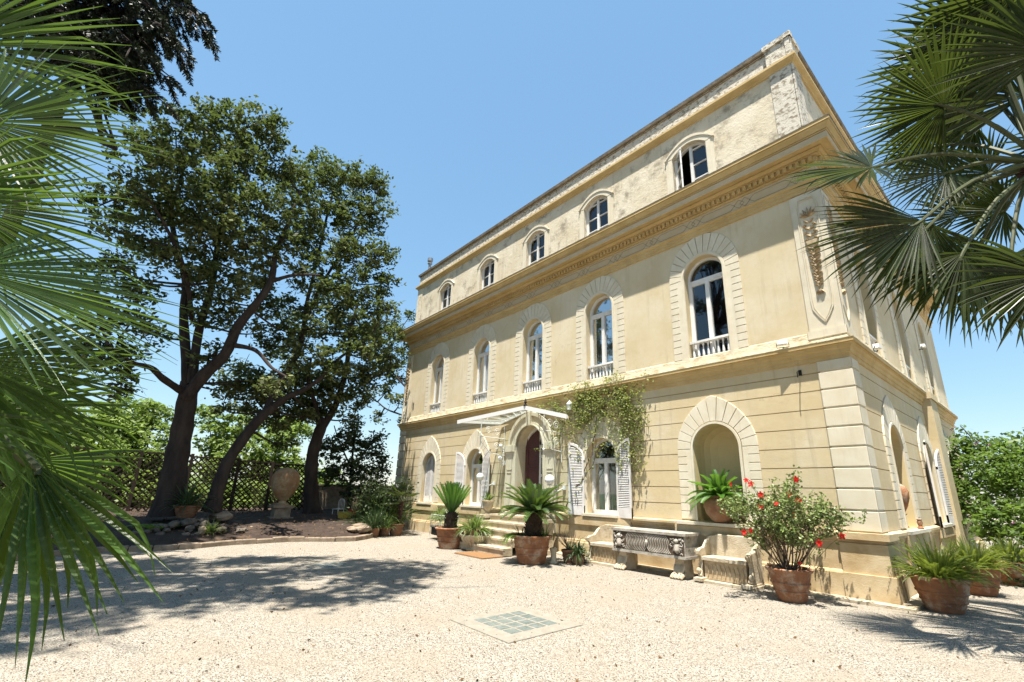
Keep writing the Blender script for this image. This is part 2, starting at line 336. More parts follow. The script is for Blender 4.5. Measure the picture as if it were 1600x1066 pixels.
def arch_pts(c, r, zs, n=20):
    return [(c - r*math.cos(math.pi*i/n), zs + r*math.sin(math.pi*i/n)) for i in range(n+1)]
def band(mb, M, a, b, za, zb, w, ops, ret=0.0):
    """wall strip with arched openings cut out"""
    xs = [a]
    for (c, r, z0, zs) in sorted(ops):
        if zb <= z0 or za >= zs + r: continue
        mb.q(M(xs[-1],za,w), M(c-r,za,w), M(c-r,zb,w), M(xs[-1],zb,w)) if c-r > xs[-1] else None
        if ret:
            for zz in (za, zb): mb.q(M(xs[-1],zz,w), M(c-r,zz,w), M(c-r,zz,w-ret), M(xs[-1],zz,w-ret))
        if za < z0: mb.q(M(c-r,za,w), M(c+r,za,w), M(c+r,min(z0,zb),w), M(c-r,min(z0,zb),w))
        pts = arch_pts(c, r, zs)
        for i in range(len(pts)-1):
            (x0,y0),(x1,y1) = pts[i], pts[i+1]
            y0, y1 = max(y0,za), max(y1,za)
            if y0 >= zb and y1 >= zb: continue
            mb.q(M(x0,min(y0,zb),w), M(x1,min(y1,zb),w), M(x1,zb,w), M(x0,zb,w))
        xs.append(c+r)
    mb.q(M(xs[-1],za,w), M(b,za,w), M(b,zb,w), M(xs[-1],zb,w))
    if ret:
        for zz in (za, zb): mb.q(M(xs[-1],zz,w), M(b,zz,w), M(b,zz,w-ret), M(xs[-1],zz,w-ret))

grd = MB(); jnt = MB(); upw = MB()
courses = [1.07, 1.42, 1.78, 2.14, 2.50, 2.86, 3.21, 3.56, 3.90]
for M, a, b, og, ou in ((F,-LX,0,front_gr,front_up), (S,0,DY,side_gr,side_up)):
    for i, z in enumerate(courses):
        z2 = courses[i+1] if i+1 < len(courses) else 4.2
        band(grd, M, a, b, z + .009, z2 - .009, 0, og, .018)
    band(jnt, M, a, b, 0, 4.2, -.018, og)
    band(upw, M, a, b, 4.2, 7.8, 0, ou)
for mb, z0, z1 in ((grd,0,4.2), (upw,4.2,7.8)):
    mb.q((-LX,0,z0),(-LX,DY,z0),(-LX,DY,z1),(-LX,0,z1)); mb.q((-LX,DY,z0),(0,DY,z0),(0,DY,z1),(-LX,DY,z1))
tag(grd.build('ground_floor_wall', K['wall'], villa), None)
jnt.build('wall_joint', K['joint'], villa)
upw.build('upper_floor_wall', K['wall2'], villa)

def sweep(name, prof, mt, parent=villa, smooth=False, x0=-LX, x1=0, y0=0, y1=DY, mb=None):
    mk = mb is None; mb = mb or MB(); k = len(mb.v)
    for e, z in prof:
        mb.v += [(x0-e,y0-e,z),(x1+e,y0-e,z),(x1+e,y1+e,z),(x0-e,y1+e,z)]
    for i in range(len(prof)-1):
        for j in range(4): mb.f.append((k+i*4+j, k+i*4+(j+1)%4, k+(i+1)*4+(j+1)%4, k+(i+1)*4+j))
    if mk: return mb.build(name, mt, parent, smooth)
sweep('plinth', [(.09,0),(.09,.40),(.075,.43),(.04,.45),(.04,.88),(.055,.90),(.055,.935),(.085,.95),(.10,1.0),(.10,1.045),(.0,1.072)], K['plinth'])
sweep('string_course', [(0,4.10),(.03,4.11),(.03,4.19),(.05,4.20),(.06,4.27),(.09,4.30),(.10,4.345),(.13,4.36),(.125,4.362),(.125,4.372),(.15,4.374),(.15,4.39),(.155,4.435),(.15,4.44)], K['mould'])
sweep('string_capping', [(.145,4.439),(.16,4.44),(.16,4.455),(.02,4.485)], K['ledge'])
sweep('ledge_band', [(.06,4.47),(.045,4.55),(.03,4.68),(0.0,4.70)], K['ledge'])
sweep('architrave', [(0,7.74),(.035,7.75),(.035,7.83),(.055,7.84),(.055,7.91),(.085,7.93),(.10,7.975),(.02,7.985)], K['mould'])
sweep('frieze', [(.02,7.98),(.02,8.30)], K['frieze'])
sweep('bed_moulding', [(.02,8.29),(.05,8.295),(.06,8.335),(.04,8.34),(.04,8.35),(.085,8.352),(.085,8.46),(.14,8.465),(.15,8.475),(.13,8.48),(.13,8.487),(.17,8.49),(.20,8.53),(.215,8.545),(.215,8.56),(.19,8.562),(.19,8.57),(.37,8.572)], K['mould'])
sweep('corona', [(.365,8.573),(.365,8.552),(.39,8.552),(.39,8.685),(.36,8.687)], K['frieze'])  # greyer fascia colour stands in for the band of shade between the mouldings
sweep('cornice', [(.36,8.686),(.36,8.697),(.405,8.699),(.41,8.72),(.385,8.722),(.385,8.732),(.42,8.734),(.435,8.77),(.475,8.83),(.485,8.845),(.455,8.847),(.455,8.856),(.50,8.858),(.50,8.925)], K['mould'])
sweep('cornice_capping', [(.49,8.924),(.51,8.925),(.512,8.945),(.10,9.0)], K['coping'])
# dentils
d = MB(); p = .125
i = 0
while -LX + .02 + i*p < 0: d.mbox(F, -LX+.02+i*p-.03, -LX+.02+i*p+.042, 8.357, 8.452, .08, .145); i += 1
i = 0
while .06 + i*p < DY: d.mbox(S, .03+i*p-.03, .03+i*p+.042, 8.357, 8.452, .08, .145); i += 1
d.build('dentil_band', K['mould'], villa)
# frieze ornament: long hexagon panels with diamonds between, raised beads
fr = MB()
def strip(mb, M, pts, w0, w1, th=.007, close=True):
    n = len(pts)
    for i in range(n if close else n-1):
        a, b = Vector(pts[i]), Vector(pts[(i+1) % n]); t = (b-a).normalized(); nn = Vector((-t.y, t.x))*th
        mb.prism(M, [tuple(a-nn), tuple(b-nn), tuple(b+nn), tuple(a+nn)], w0, w1)
def frieze_run(M, a, b, pitch):
    n = round((b-a)/pitch); pt = (b-a)/n
    for i in range(n):
        c = a + pt*(i+.5); h = .095; L = pt/2 - .17
        strip(fr, M, [(c-L-.0,8.14),(c-L+.11,8.14+h),(c+L-.11,8.14+h),(c+L,8.14),(c+L-.11,8.14-h),(c-L+.11,8.14-h)], .02, .025, .0045)
        if i < n-1 or 1:
            e = a + pt*(i+1)
            for dx in (-.07, .07): strip(fr, M, [(e+dx-.12,8.14),(e+dx,8.14+.11),(e+dx+.12,8.14),(e+dx,8.14-.11)], .02, .0255+dx*.01, .0045)
frieze_run(F, -LX+.3, -.3, 1.23); fr.build('frieze_ornament', K['line'], villa)
fr = MB(); frieze_run(S, .3, DY-.3, 1.23); fr.build('frieze_ornament', K['line'], villa)

# attic
AY = .12
sweep('attic_back_wall', [(-AY-.02,8.95),(-AY-.02,11.3)], K['old'])
at_ops_f = [(-14.98,.49,9.12,10.45),(-11.78,.49,9.12,10.45),(-8.86,.49,9.12,10.45),(-6.02,.49,9.12,10.45),(-2.78,.49,9.12,10.45)]
at_ops_s = [(2.24,.49,9.12,10.45),(5.67,.49,9.12,10.45),(9.10,.49,9.12,10.45)]
bpy.data.objects.remove(bpy.data.objects['attic_back_wall'])
def seg_arch(c, r, zs, rise=.24, n=12):
    return [(c - r + 2*r*i/n, zs + rise*(1-((2*i/n-1)**2))) for i in range(n+1)]
aw = MB()
def aband(M, a, b, za, zb, w, ops):
    x = a
    for (c, r, z0, zs) in ops:
        aw.q(M(x,za,w), M(c-r,za,w), M(c-r,zb,w), M(x,zb,w)); aw.q(M(c-r,za,w), M(c+r,za,w), M(c+r,z0,w), M(c-r,z0,w))
        pts = seg_arch(c, r, zs)
        for i in range(len(pts)-1): aw.q(M(*pts[i],w), M(*pts[i+1],w), M(pts[i+1][0],zb,w), M(pts[i][0],zb,w))
        out = [(c-r,z0)] + pts + [(c+r,z0)]
        for i in range(len(out)-1): aw.q(M(*out[i],w), M(*out[i+1],w), M(*out[i+1],w-.2), M(*out[i],w-.2))
        aw.q(M(c-r,z0,w), M(c+r,z0,w), M(c+r,z0,w-.2), M(c-r,z0,w-.2))
        x = c+r
    aw.q(M(x,za,w), M(b,za,w), M(b,zb,w), M(x,zb,w))
aband(F, -LX+AY, -AY, 8.95, 11.25, -AY, at_ops_f); aband(S, AY, DY-AY, 8.95, 11.25, -AY, at_ops_s)
aw.q((-LX+AY,AY,8.95),(-LX+AY,DY-AY,8.95),(-LX+AY,DY-AY,11.25),(-LX+AY,AY,11.25)); aw.q((-LX+AY,DY-AY,8.95),(-AY,DY-AY,8.95),(-AY,DY-AY,11.25),(-LX+AY,DY-AY,11.25))
aw.build('attic_wall', K['old'], villa)
sweep('attic_moulding', [(-AY,11.20),(-AY+.04,11.21),(-AY+.05,11.25),(-AY+.11,11.29),(-AY+.14,11.33),(-AY+.14,11.39),(-AY+.02,11.43)], K['mould'])
sweep('parapet', [(-AY-.01,11.40),(-AY-.01,11.97)], K['old2'])
sweep('coping', [(-AY-.02,11.955),(-AY+.06,11.965),(-AY+.075,12.06),(-AY-.3,12.09)], K['coping'])
t = MB()
for (M, a, b) in ((F,-.60,-.12), (S,.085,.6)):
    t.mbox(M, a, b, 9.0, 11.2, -AY-.01, -AY+.035)
t.build('attic_pier', K['old2'], villa)
t = MB(); t.mbox(F, -LX+.12, -LX+.6, 9.0, 11.2, -AY, -AY+.035); t.build('attic_pier', K['old'], villa)
t = MB()
for (M, a, b) in ((F,-.62,-.045), (S,.045,.62)):
    t.mbox(M, a, b, 11.425, 11.965, -AY-.05, -AY+.05)
for (M,a,b) in ((F,-.66,-.02),(S,.02,.66)): t.mbox(M, a, b, 11.96, 12.085, -AY-.05, -AY+.09)
t.build('parapet_pier', K['old2'], villa)
rf = MB(); rf.q((-LX+.3,.3,11.9),(-.3,.3,11.9),(-.3,DY-.3,11.9),(-LX+.3,DY-.3,11.9))
rf.q((-LX+.1,.1,11.9),(-.1,.1,11.9),(-.1,DY-.1,11.9),(-LX+.1,DY-.1,11.9))
rf.f.pop(0); rf.build('roof', K['coping'], villa)

# ---- windows
def surround(mb, M, c, half_o, half_i, z0, zs, ph, nv, R0, R1, pointed, w=.03, gap=.007, top=None):
    rng_ = random.Random(int(c*100))
    z = z0; 
    n = max(1, round((zs - z0)/ph)); h = (zs - z0)/n
    for sgn in (-1, 1):
        for i in range(n):
            a, b = sorted((c+sgn*half_i, c+sgn*half_o)); o2 = a if sgn < 0 else b
            mid = c + sgn*(half_i + .10)
            lo, hi = (a, mid) if sgn < 0 else (mid, b)
            mb.prism(M, [(min(o2,mid), z0+i*h+gap), (max(o2,mid), z0+i*h+gap), (max(o2,mid), z0+(i+1)*h-gap), (min(o2,mid), z0+(i+1)*h-gap)], 0, w, .006)
        a, b = sorted((c+sgn*half_i, c+sgn*(half_i+.102)))
        mb.mbox(M, a, b, z0, zs, 0, w-.004)
    def Ro(t): 
        return R0 + (R1-R0)*((1-abs(math.cos(t)))**1.5 if pointed else math.sin(t)**2)
    for i in range(nv):
        t0, t1 = math.pi*i/nv, math.pi*(i+1)/nv; g0 = gap/.8
        k = 4; outer = []; inner = []
        for j in range(k+1):
            t = (t0+g0) + (t1-t0-2*g0)*j/k
            outer.append((c-Ro(t)*math.cos(t), zs+Ro(t)*math.sin(t))); inner.append((c-half_i*math.cos(t), zs+half_i*math.sin(t)))
        if pointed and i == nv//2 and nv % 2: pass
        mb.prism(M, inner + outer[::-1], 0, w, .005)
def ring(mb, M, c, zs, z0, r0, r1, w0, w1, n=24):
    o = [(c-r1,z0)] + arch_pts(c, r1, zs, n) + [(c+r1,z0)]; i_ = [(c-r0,z0)] + arch_pts(c, r0, zs, n) + [(c+r0,z0)]
    for k in range(len(o)-1):
        a, b, d_, e = o[k], o[k+1], i_[k+1], i_[k]
        mb.q(M(*a,w1), M(*b,w1), M(*d_,w1), M(*e,w1)); mb.q(M(*a,w0), M(*b,w0), M(*b,w1), M(*a,w1)); mb.q(M(*e,w1), M(*d_,w1), M(*d_,w0), M(*e,w0))
def arch_fill(M, c, r, z0, zs, w, mb, n=20):
    poly = [(c-r,z0)] + arch_pts(c, r, zs, n) + [(c+r,z0)]
    k = len(mb.v); mb.v.extend(M(u,v,w) for u, v in poly); mb.f.append(tuple(range(k, k+len(poly))))
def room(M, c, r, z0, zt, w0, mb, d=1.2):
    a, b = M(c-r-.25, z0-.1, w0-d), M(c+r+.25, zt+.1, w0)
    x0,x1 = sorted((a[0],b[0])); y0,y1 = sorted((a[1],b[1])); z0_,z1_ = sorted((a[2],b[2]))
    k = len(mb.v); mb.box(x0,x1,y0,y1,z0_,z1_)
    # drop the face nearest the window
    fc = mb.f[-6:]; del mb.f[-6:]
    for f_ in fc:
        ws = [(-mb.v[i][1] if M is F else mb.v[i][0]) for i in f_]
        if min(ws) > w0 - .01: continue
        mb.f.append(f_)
def arched_window(M, c, r, z0, zs, nm='window', curtain=False, balus=True, outer=(.89,1.07), pointed=False, nv=15, shut=None, closed=False, depth=.20, hood=True, door_like=False):
    fr_ = MB(); wf = -depth; T = .055
    ring(fr_, M, c, zs, z0, r-T, r+.002, wf-.05, wf+.03)
    tz = zs - .06 if not closed else zs
    if not closed:
        fr_.mbox(M, c-r+T, c+r-T, tz-.045, tz+.045, wf-.045, wf+.035)
        fr_.mbox(M, c-.05, c+.05, z0, tz-.045, wf-.045, wf+.04)
        for sg in (-1, 1):
            a, b = sorted((c+sg*.05, c+sg*(r-T)))
            fr_.mbox(M, a, b, z0, z0+(.10 if not door_like else .10), wf-.04, wf+.025)
            fr_.mbox(M, a, b, tz-.085, tz-.045, wf-.04, wf+.025)
            e = c+sg*(r-T); a, b = sorted((e, e-sg*.035)); fr_.mbox(M, a, b, z0+.1, tz-.085, wf-.04, wf+.025)
    win = fr_.build(nm, K['white'], villa)
    rv = MB()
    out = [(c-r,z0)] + arch_pts(c, r, zs) + [(c+r,z0)]
    for i in range(len(out)-1): rv.q(M(*out[i],0), M(*out[i+1],0), M(*out[i+1],-depth-.05), M(*out[i],-depth-.05))
    rv.q(M(c-r,z0,0), M(c+r,z0,0), M(c+r,z0,-depth-.05), M(c-r,z0,-depth-.05))
    rv.build('reveal', K['wall'], win)
    ar = MB(); ring(ar, M, c, zs, z0, r+.015, r+.065, 0, .045); ring(ar, M, c, zs, z0, r, r+.016, 0, .03); ring(ar, M, c, zs, z0, r+.065, r+.085, 0, .034)
    ar.build('architrave', K['trim'], win, True)
    if hood:
        sr = MB(); surround(sr, M, c, outer[0], r+.085, z0+.02, zs, .172, nv, outer[0], outer[1], pointed)
        sr.build('surround', K['trim'], win)
    if closed: return win
    pn = MB(); arch_fill(M, c, r-.03, z0, zs, wf-.01, pn); pn.build('pane', K['glass'], win)
    rm = MB(); room(M, c, r, z0, zs+r, wf-.06, rm); rm.build('room', K['dark'], win)
    if curtain:
        ct = MB(); n = 44; pr = None
        for sg in (-1, 1):
            pr = None
            for i in range(n+1):
                u = c + sg*(.03 + (r-.05)*i/n); w = wf-.14 + .025*math.sin(i*1.35) + .01*math.sin(i*.7)
                cur = (M(u, z0, w), M(u, tz-.03, w))
                if pr: ct.q(pr[0], cur[0], cur[1], pr[1])
                pr = cur
        if curtain == 2: arch_fill(M, c, r-.03, tz, zs, wf-.16, ct)
        ct.build('curtain', K['curtain'], win, True)
    if balus:
        b = MB(); H0, H1 = z0+.02, z0+.60
        b.mbox(M, c-r+.005, c+r-.005, H1-.05, H1, -.14, -.02, .006); b.mbox(M, c-r+.005, c+r-.005, H0, H0+.07, -.14, -.02, .006)
        for i in range(8):
            u = c - r + .07 + (2*r-.14)*i/7
            p0 = M(u, H0+.06, -.08)
            b.lathe([(.026,0),(.026,.03),(.014,.05),(.030,.13),(.032,.19),(.020,.30),(.014,.38),(.022,.41),(.028,.43),(.028,.47)], p0, 10)
        b.build('balustrade', K['white'], win, True)
    return win
for i, (c, r, z0, zs) in enumerate(front_up):
    arched_window(F, c, r, z0, zs, curtain=(0,1,2,1,0)[i], outer=(.89,1.05))
for i, (c, r, z0, zs) in enumerate(side_up):
    arched_window(S, c, r, z0, zs, curtain=(1,0,1)[i], outer=(.89,1.05))
# shutters: leaf with arched top, real slats
def shutter_leaf(M, hinge, width, z0, zs, r, wbase, dirn, ang, parent, top_c):
    """leaf hinged at u=hinge, opened flat against the wall; dirn -1 goes left"""
    mb = MB(); ca, sa = math.cos(ang), math.sin(ang)
    def MM(u, v, w):      # u from 0..width measured from hinge
        return M(hinge + dirn*(u*ca), v, wbase + u*sa + w)
    def topz(u): # mirrored quarter arch: highest at hinge? leaf closes to centre -> tall side is the free edge
        x = u/width; return zs + r*math.sqrt(max(0, 1-(1-x)**2))*.98
    n = 10; st = .055
    for i in range(n):
        u0, u1 = width*i/n, width*(i+1)/n; zt0, zt1 = topz(u0), topz(u1)
        mb.prism(MM, [(u0,zt0-.07),(u1,zt1-.07),(u1,zt1),(u0,zt0)], 0, .04)
    mb.prism(MM, [(0,z0),(st,z0),(st,topz(st)),(0,topz(0))], 0, .041); mb.prism(MM, [(width-st,z0),(width,z0),(width,topz(width)),(width-st,topz(width-st))], 0, .041)
    mb.prism(MM, [(0,z0),(width,z0),(width,z0+.24),(0,z0+.24)], 0, .038); 
    z = z0+.26
    while z < zs + r - .12:
        # slat span limited by arch
        us = st
        while us < width-st and topz(us)-.075 < z+.03: us += .02
        if us < width-st-.03:
            a, b, c_, d_ = MM(us,z,.036), MM(width-st,z,.036), MM(width-st,z+.034,.006), MM(us,z+.034,.006)
            mb.q(a,b,c_,d_); mb.q(MM(us,z-.005,.032), MM(width-st,z-.005,.032), b, a)
        z += .042
    mb.q(MM(st,z0+.2,.012), MM(width-st,z0+.2,.012), MM(width-st,zs+.1,.012), MM(st,zs+.1,.012))
    return mb.build('shutter', K['shutter'], parent)
def ground_window(M, c, state):
    w = arched_window(M, c, GW, 1.08, 2.52, curtain=1 if state != 'closed' else 0, balus=False, outer=(.89,1.19), pointed=True, nv=13, depth=.22, closed=(state == 'closed'))
    if state == 'closed':
        for sg in (-1, 1): shutter_leaf(M, c - sg*(GW-.035), GW-.045, 1.10, 2.48, GW-.05, -.16, sg, 0, w, None)
        k = MB(); k.mbox(M, c-GW, c+GW, 1.08, 2.9, -.25, -.19); k.build('room', K['dark'], w)
    else:
        shutter_leaf(M, c-GW-.05, GW+.0, 1.03, 2.46, GW, .05, -1, .16, w, None)
        shutter_leaf(M, c+GW+.05, GW+.0, 1.03, 2.46, GW, .05, 1, .16, w, None)
    s = MB(); s.mbox(M, c-GW-.08, c+GW+.08, 1.02, 1.085, .0, .14, .008); s.build('sill', K['trim'], w)
    return w
ground_window(F, -14.95, 'closed'); ground_window(F, -11.70, 'open'); ground_window(F, -5.90, 'open')
ground_window(S, 5.67, 'open'); ground_window(S, 9.3, 'closed')
# niches
def niche(M, c, z0, zs):
    r = .52; n = 18; mb = MB(); D_ = .62
    out = [(c-r,z0)] + arch_pts(c, r, zs, n) + [(c+r,z0)]
    fracs = [(1.0,0),(1.0,-.30),(.96,-.42),(.80,-.54),(.5,-.61),(.0,-.64)]
    for a in range(len(fracs)-1):
        (s0,w0),(s1,w1) = fracs[a], fracs[a+1]
        def pt(p, s_): 
            if p[1] <= zs: return (c+(p[0]-c)*s_, p[1])
            return (c+(p[0]-c)*s_, zs+(p[1]-zs)*s_)
        for i in range(len(out)-1):
            A, B = out[i], out[i+1]
            mb.q(M(*pt(A,s0),w0), M(*pt(B,s0),w0), M(*pt(B,s1),w1), M(*pt(A,s1),w1))
    mb.q(M(c-r,z0,0), M(c+r,z0,0), M(c+r,z0,-D_), M(c-r,z0,-D_))
    o = mb.build('niche', K['niche'], villa, True)
    ar = MB(); ring(ar, M, c, zs, z0, r, r+.05, 0, .045); ar.build('architrave', K['trim'], o, True)
    sr = MB(); surround(sr, M, c, .91, r+.065, z0+.02, zs, .172, 13, .91, 1.15, True); sr.build('surround', K['trim'], o)
    s = MB(); s.mbox(M, c-.98, c+.9, 1.0, 1.062, .04, .16, .008); s.build('sill', K['trim'], o)
niche(F, -2.70, 1.08, 2.60); niche(S, 2.36, 1.08, 2.60)
# window pedestals (projecting plinth panels)
for M, c, w in ((F,-2.75,.98),(F,-5.98,1.02),(F,-11.7,1.02),(F,-14.95,1.02),(S,2.36,.98),(S,5.67,1.0)):
    pp = MB(); pp.mbox(M, c-w, c+w, .0, .80, .04, .075); pp.mbox(M, c-w-.02, c+w+.02, .80, .985, .04, .115, .006); pp.mbox(M, c-w-.03, c+w+.03, 0, .36, .04, .13, .01)
    pp.build('window_pedestal', K['plinth'], villa)

# attic windows
def attic_window(M, c, open_=False):
    r, z0, zs = .49, 9.12, 10.45; wf = -AY-.14; T = .05; mb = MB()
    pts = [(c-r,z0)] + seg_arch(c, r, zs) + [(c+r,z0)]; ins = [(c-r+T,z0)] + [(c+(p[0]-c)*(1-T/r), p[1]-T) for p in seg_arch(c, r, zs)] + [(c+r-T,z0)]
    for i in range(len(pts)-1):
        a, b, d_, e = pts[i], pts[i+1], ins[i+1], ins[i]
        mb.q(M(*a,wf+.03), M(*b,wf+.03), M(*d_,wf+.03), M(*e,wf+.03)); mb.q(M(*e,wf+.03), M(*d_,wf+.03), M(*d_,wf-.04), M(*e,wf-.04))
    def casement(mb, MM, w_):
        mb.mbox(MM, 0, .05, z0, zs+.1, -.02, .02) if MM is None else None
    mb.mbox(M, c-.04, c+.04, z0, zs+.21, wf-.03, wf+.04)
    for sg in (-1, 1):
        if open_ and sg < 0: continue
        a, b = sorted((c+sg*.04, c+sg*(r-T)))
        for z, h in ((z0,.07),(9.58,.03),(10.02,.03),(10.5,.04)): mb.mbox(M, a, b, z, z+h, wf-.03, wf+.02)
        e = c+sg*(r-T); a, b = sorted((e, e-sg*.03)); mb.mbox(M, a, b, z0, zs+.1, wf-.03, wf+.022)
    win = mb.build('window', K['white'], villa)
    if open_:
        q = MB(); ang = .80; ca, sa = math.cos(ang), math.sin(ang); h = c - r + .04
        def MM(u, v, w): return M(h + u*ca - w*sa, v, wf + u*sa + w*ca)
        W = r-.06
        for (u0,u1,v0,v1) in ((0,.045,z0+.02,10.5),(W-.045,W,z0+.02,10.55),(0,W,z0+.02,z0+.08),(0,W,9.58,9.61),(0,W,10.02,10.05),(0,W,10.46,10.52)):
            q.prism(MM, [(u0,v0),(u1,v0),(u1,v1),(u0,v1)], -.018, .018)
        cs = q.build('casement', K['white'], win)
        g2 = MB(); g2.q(MM(.04,z0+.05,0), MM(W-.04,z0+.05,0), MM(W-.04,10.5,0), MM(.04,10.5,0)); g2.build('pane', K['glass'], win)
    pn = MB(); a0 = c if open_ else c-r+.02
    pn.q(M(a0,z0,wf-.01), M(c+r-.02,z0,wf-.01), M(c+r-.02,zs+.06,wf-.01), M(c,zs+.22,wf-.01), *([M(a0,zs+.06,wf-.01)] if not open_ else []))
    pn.build('pane', K['glass'], win)
    rm = MB(); room(M, c, r, z0, zs+.3, wf-.05, rm); rm.build('room', K['dark'], win)
    # flat surround and curved hood
    s = MB()
    for sg in (-1, 1):
        a, b = sorted((c+sg*r, c+sg*(r+.13))); s.mbox(M, a, b, z0-.1, zs, -AY, -AY+.03)
        a, b = sorted((c+sg*(r+.13), c+sg*(r+.20))); s.mbox(M, a, b, z0-.1, zs+.08, -AY, -AY+.018)
    o2 = seg_arch(c, r+.20, zs+.03, .36); i2 = seg_arch(c, r+.0, zs, .24)
    for i in range(12): s.prism(M, [i2[i], i2[i+1], o2[i+1], o2[i]], -AY, -AY+.035)
    h1 = seg_arch(c, r+.23, zs+.02, .42); h0 = seg_arch(c, r+.20, zs+.02, .34)
    for i in range(12): s.prism(M, [h0[i], h0[i+1], h1[i+1], h1[i]], -AY, -AY+.055)
    s.build('surround', K['trim'], win)
for i, (c, *_x) in enumerate(at_ops_f): attic_window(F, c, i == 4)
for i, (c, *_x) in enumerate(at_ops_s): attic_window(S, c)

# corner pier of the ground floor: block courses on both faces with a rounded arris
pr = MB(); pl_ = MB()
for i, z in enumerate(courses):
    z2 = courses[i+1] if i+1 < len(courses) else 4.12
    pr.mbox(F, -.53, .035, z+.016, z2-.016, 0, .035, .012)
    pl_.mbox(F, -LX-.035, -LX+.52, z+.016, z2-.016, -.3, .035, .012)
    pr.mbox(S, -.03, .44, z+.016, z2-.016, 0, .035, .012)
pr.mbox(F, -.50, .012, 1.07, 4.12, 0, .012); pr.mbox(S, .0, .41, 1.07, 4.12, 0, .012)
pr.build('corner_pier', K['trim'], villa); pl_.build('corner_pier', K['trim'], villa)
pb = MB()
for e, z0, z1 in ((.135,0,.42),(.085,.42,.89),(.14,.955,1.062)):
    pb.box(-.60, e, -e, .5, z0, z1)
pb.build('pier_base', K['plinth'], villa)
# side buttress pilaster
bt = MB(); bt.mbox(S, 6.55, 7.5, 0, 4.42, 0, .20, .01); bt.mbox(S, 6.5, 7.55, 4.28, 4.46, 0, .24, .01)
bt.build('side_pilaster', K['wall'], villa)
# first floor corner pilaster with carved ornament
cp = MB(); cp.mbox(F, -.56, .035, 4.70, 7.72, 0, .035); cp.mbox(S, -.02, .52, 4.70, 7.72, 0, .035)
cp.mbox(F, -.60, .06, 4.56, 4.72, 0, .06, .01); cp.mbox(S, -.04, .56, 4.56, 4.72, 0, .06, .01)
cpo = cp.build('corner_pilaster', K['trim'], villa)
cp = MB(); cp.mbox(F, -LX-.035, -LX+.5, 4.7, 7.72, -.3, .035); cpl = cp.build('corner_pilaster', K['trim'], villa)
def carved(M, c, hw, w, parent, seed):
    o = MB()
    zb, zt = 4.86, 7.60
    path = [(c-hw,zt-.2)] + [(c-hw*.98+.0, 5.35), (c-hw*.9,5.15), (c-hw*.45,4.98), (c,zb), (c+hw*.45,4.98), (c+hw*.9,5.15), (c+hw*.98,5.35), (c+hw,zt-.2), (c+hw*.75,zt), (c-hw*.75,zt)]
    strip(o, M, path, w, w+.018, .010); strip(o, M, [((p[0]-c)*.84+c, (p[1]-6.2)*.97+6.2) for p in path], w, w+.011, .006)
    o.build('panel_moulding', K['trim'], parent)
    l = MB(); rr = random.Random(seed)
    def leaf(u, v, an, L, W_):
        du, dv = math.cos(an), math.sin(an); pu, pv = -dv, du
        prev = None
        for k in range(5):
            t = k/4; ww = W_*math.sin(math.pi*min(1,t*.9+.08))*(1 if t < .95 else .3); lift = w + .012 + .045*math.sin(math.pi*t)
            cc = (u+du*L*t, v+dv*L*t)
            cur = (M(cc[0]-pu*ww, cc[1]-pv*ww, w+.002), M(cc[0], cc[1], lift), M(cc[0]+pu*ww, cc[1]+pv*ww, w+.002))
            if prev: l.q(prev[0],cur[0],cur[1],prev[1]); l.q(prev[1],cur[1],cur[2],prev[2])
            prev = cur
    for j in range(7): leaf(c, 7.16, math.pi*(.12+.76*j/6), .17+.06*math.sin(math.pi*j/6), .026)
    for zc in (7.02, 6.86, 6.70):
        for sg in (-1, 1):
            leaf(c, zc, math.pi/2-sg*.9, .12, .03); leaf(c+sg*.05, zc-.03, math.pi/2-sg*2.0, .09, .03)
    l.prism(M, [(c-.12,6.62),(c+.12,6.62),(c+.09,6.52),(c-.09,6.52)], w, w+.05, .01)
    z = 6.42
    while z > 5.55:
        sc = .55+.45*(z-5.4)/1.0
        for sg in (-1, 1):
            leaf(c, z, math.pi/2+sg*(.85+rr.uniform(-.2,.2)), .16*sc, .03); leaf(c, z-.03, math.pi/2+sg*1.5, .12*sc, .028); leaf(c+sg*.05*sc, z, -math.pi/2-sg*.4, .11, .022)
        l.prism(M, [(c+.028*math.cos(a*1.047), z+.028*math.sin(a*1.047)) for a in range(6)], w, w+.045, .008)
        z -= .125
    for j in range(5): leaf(c, 5.55, -math.pi*(.3+.1*j), .14, .02)
    l.build('carved_foliage', K['carved'], parent)
carved(F, -.26, .19, .035, cpo, 1); carved(S, .26, .19, .035, cpo, 2); carved(F, -LX+.24, .19, .035, cpl, 3)

# ---- entrance portal
dc, dr, dz0, dzs = -8.72, .63, .92, 2.98
po = MB(); ring(po, F, dc, dzs, dz0, dr, dr+.11, 0, .10); ring(po, F, dc, dzs, dzs, dr+.11, dr+.30, 0, .06, 24); ring(po, F, dc, dzs, dzs, dr+.30, dr+.40, 0, .12, 24); ring(po, F, dc, dzs, dzs, dr+.0, dr+.03, .0, .13, 24)
for sg in (-1, 1):
    a, b = sorted((dc+sg*(dr+.09), dc+sg*(dr+.52))); po.mbox(F, a, b, .92, dzs-.16, 0, .08, .006); po.mbox(F, a-.04, b+.04, dzs-.16, dzs+.05, 0, .14, .01); po.mbox(F, a-.03, b+.03, .5, .98, 0, .14, .01)
    for z0_, z1_ in ((1.1,1.62),(1.72,2.16),(2.26,2.72)): strip(po, F, [(a+.09,z0_),(b-.09,z0_),(b-.09,z1_),(a+.09,z1_)], .08, .094, .008)
po.prism(F, [(dc-.09,dzs+dr-.02),(dc+.09,dzs+dr-.02),(dc+.12,dzs+dr+.44),(dc-.12,dzs+dr+.44)], 0, .17, .01)
portal = po.build('entrance_portal', K['trim'], villa)
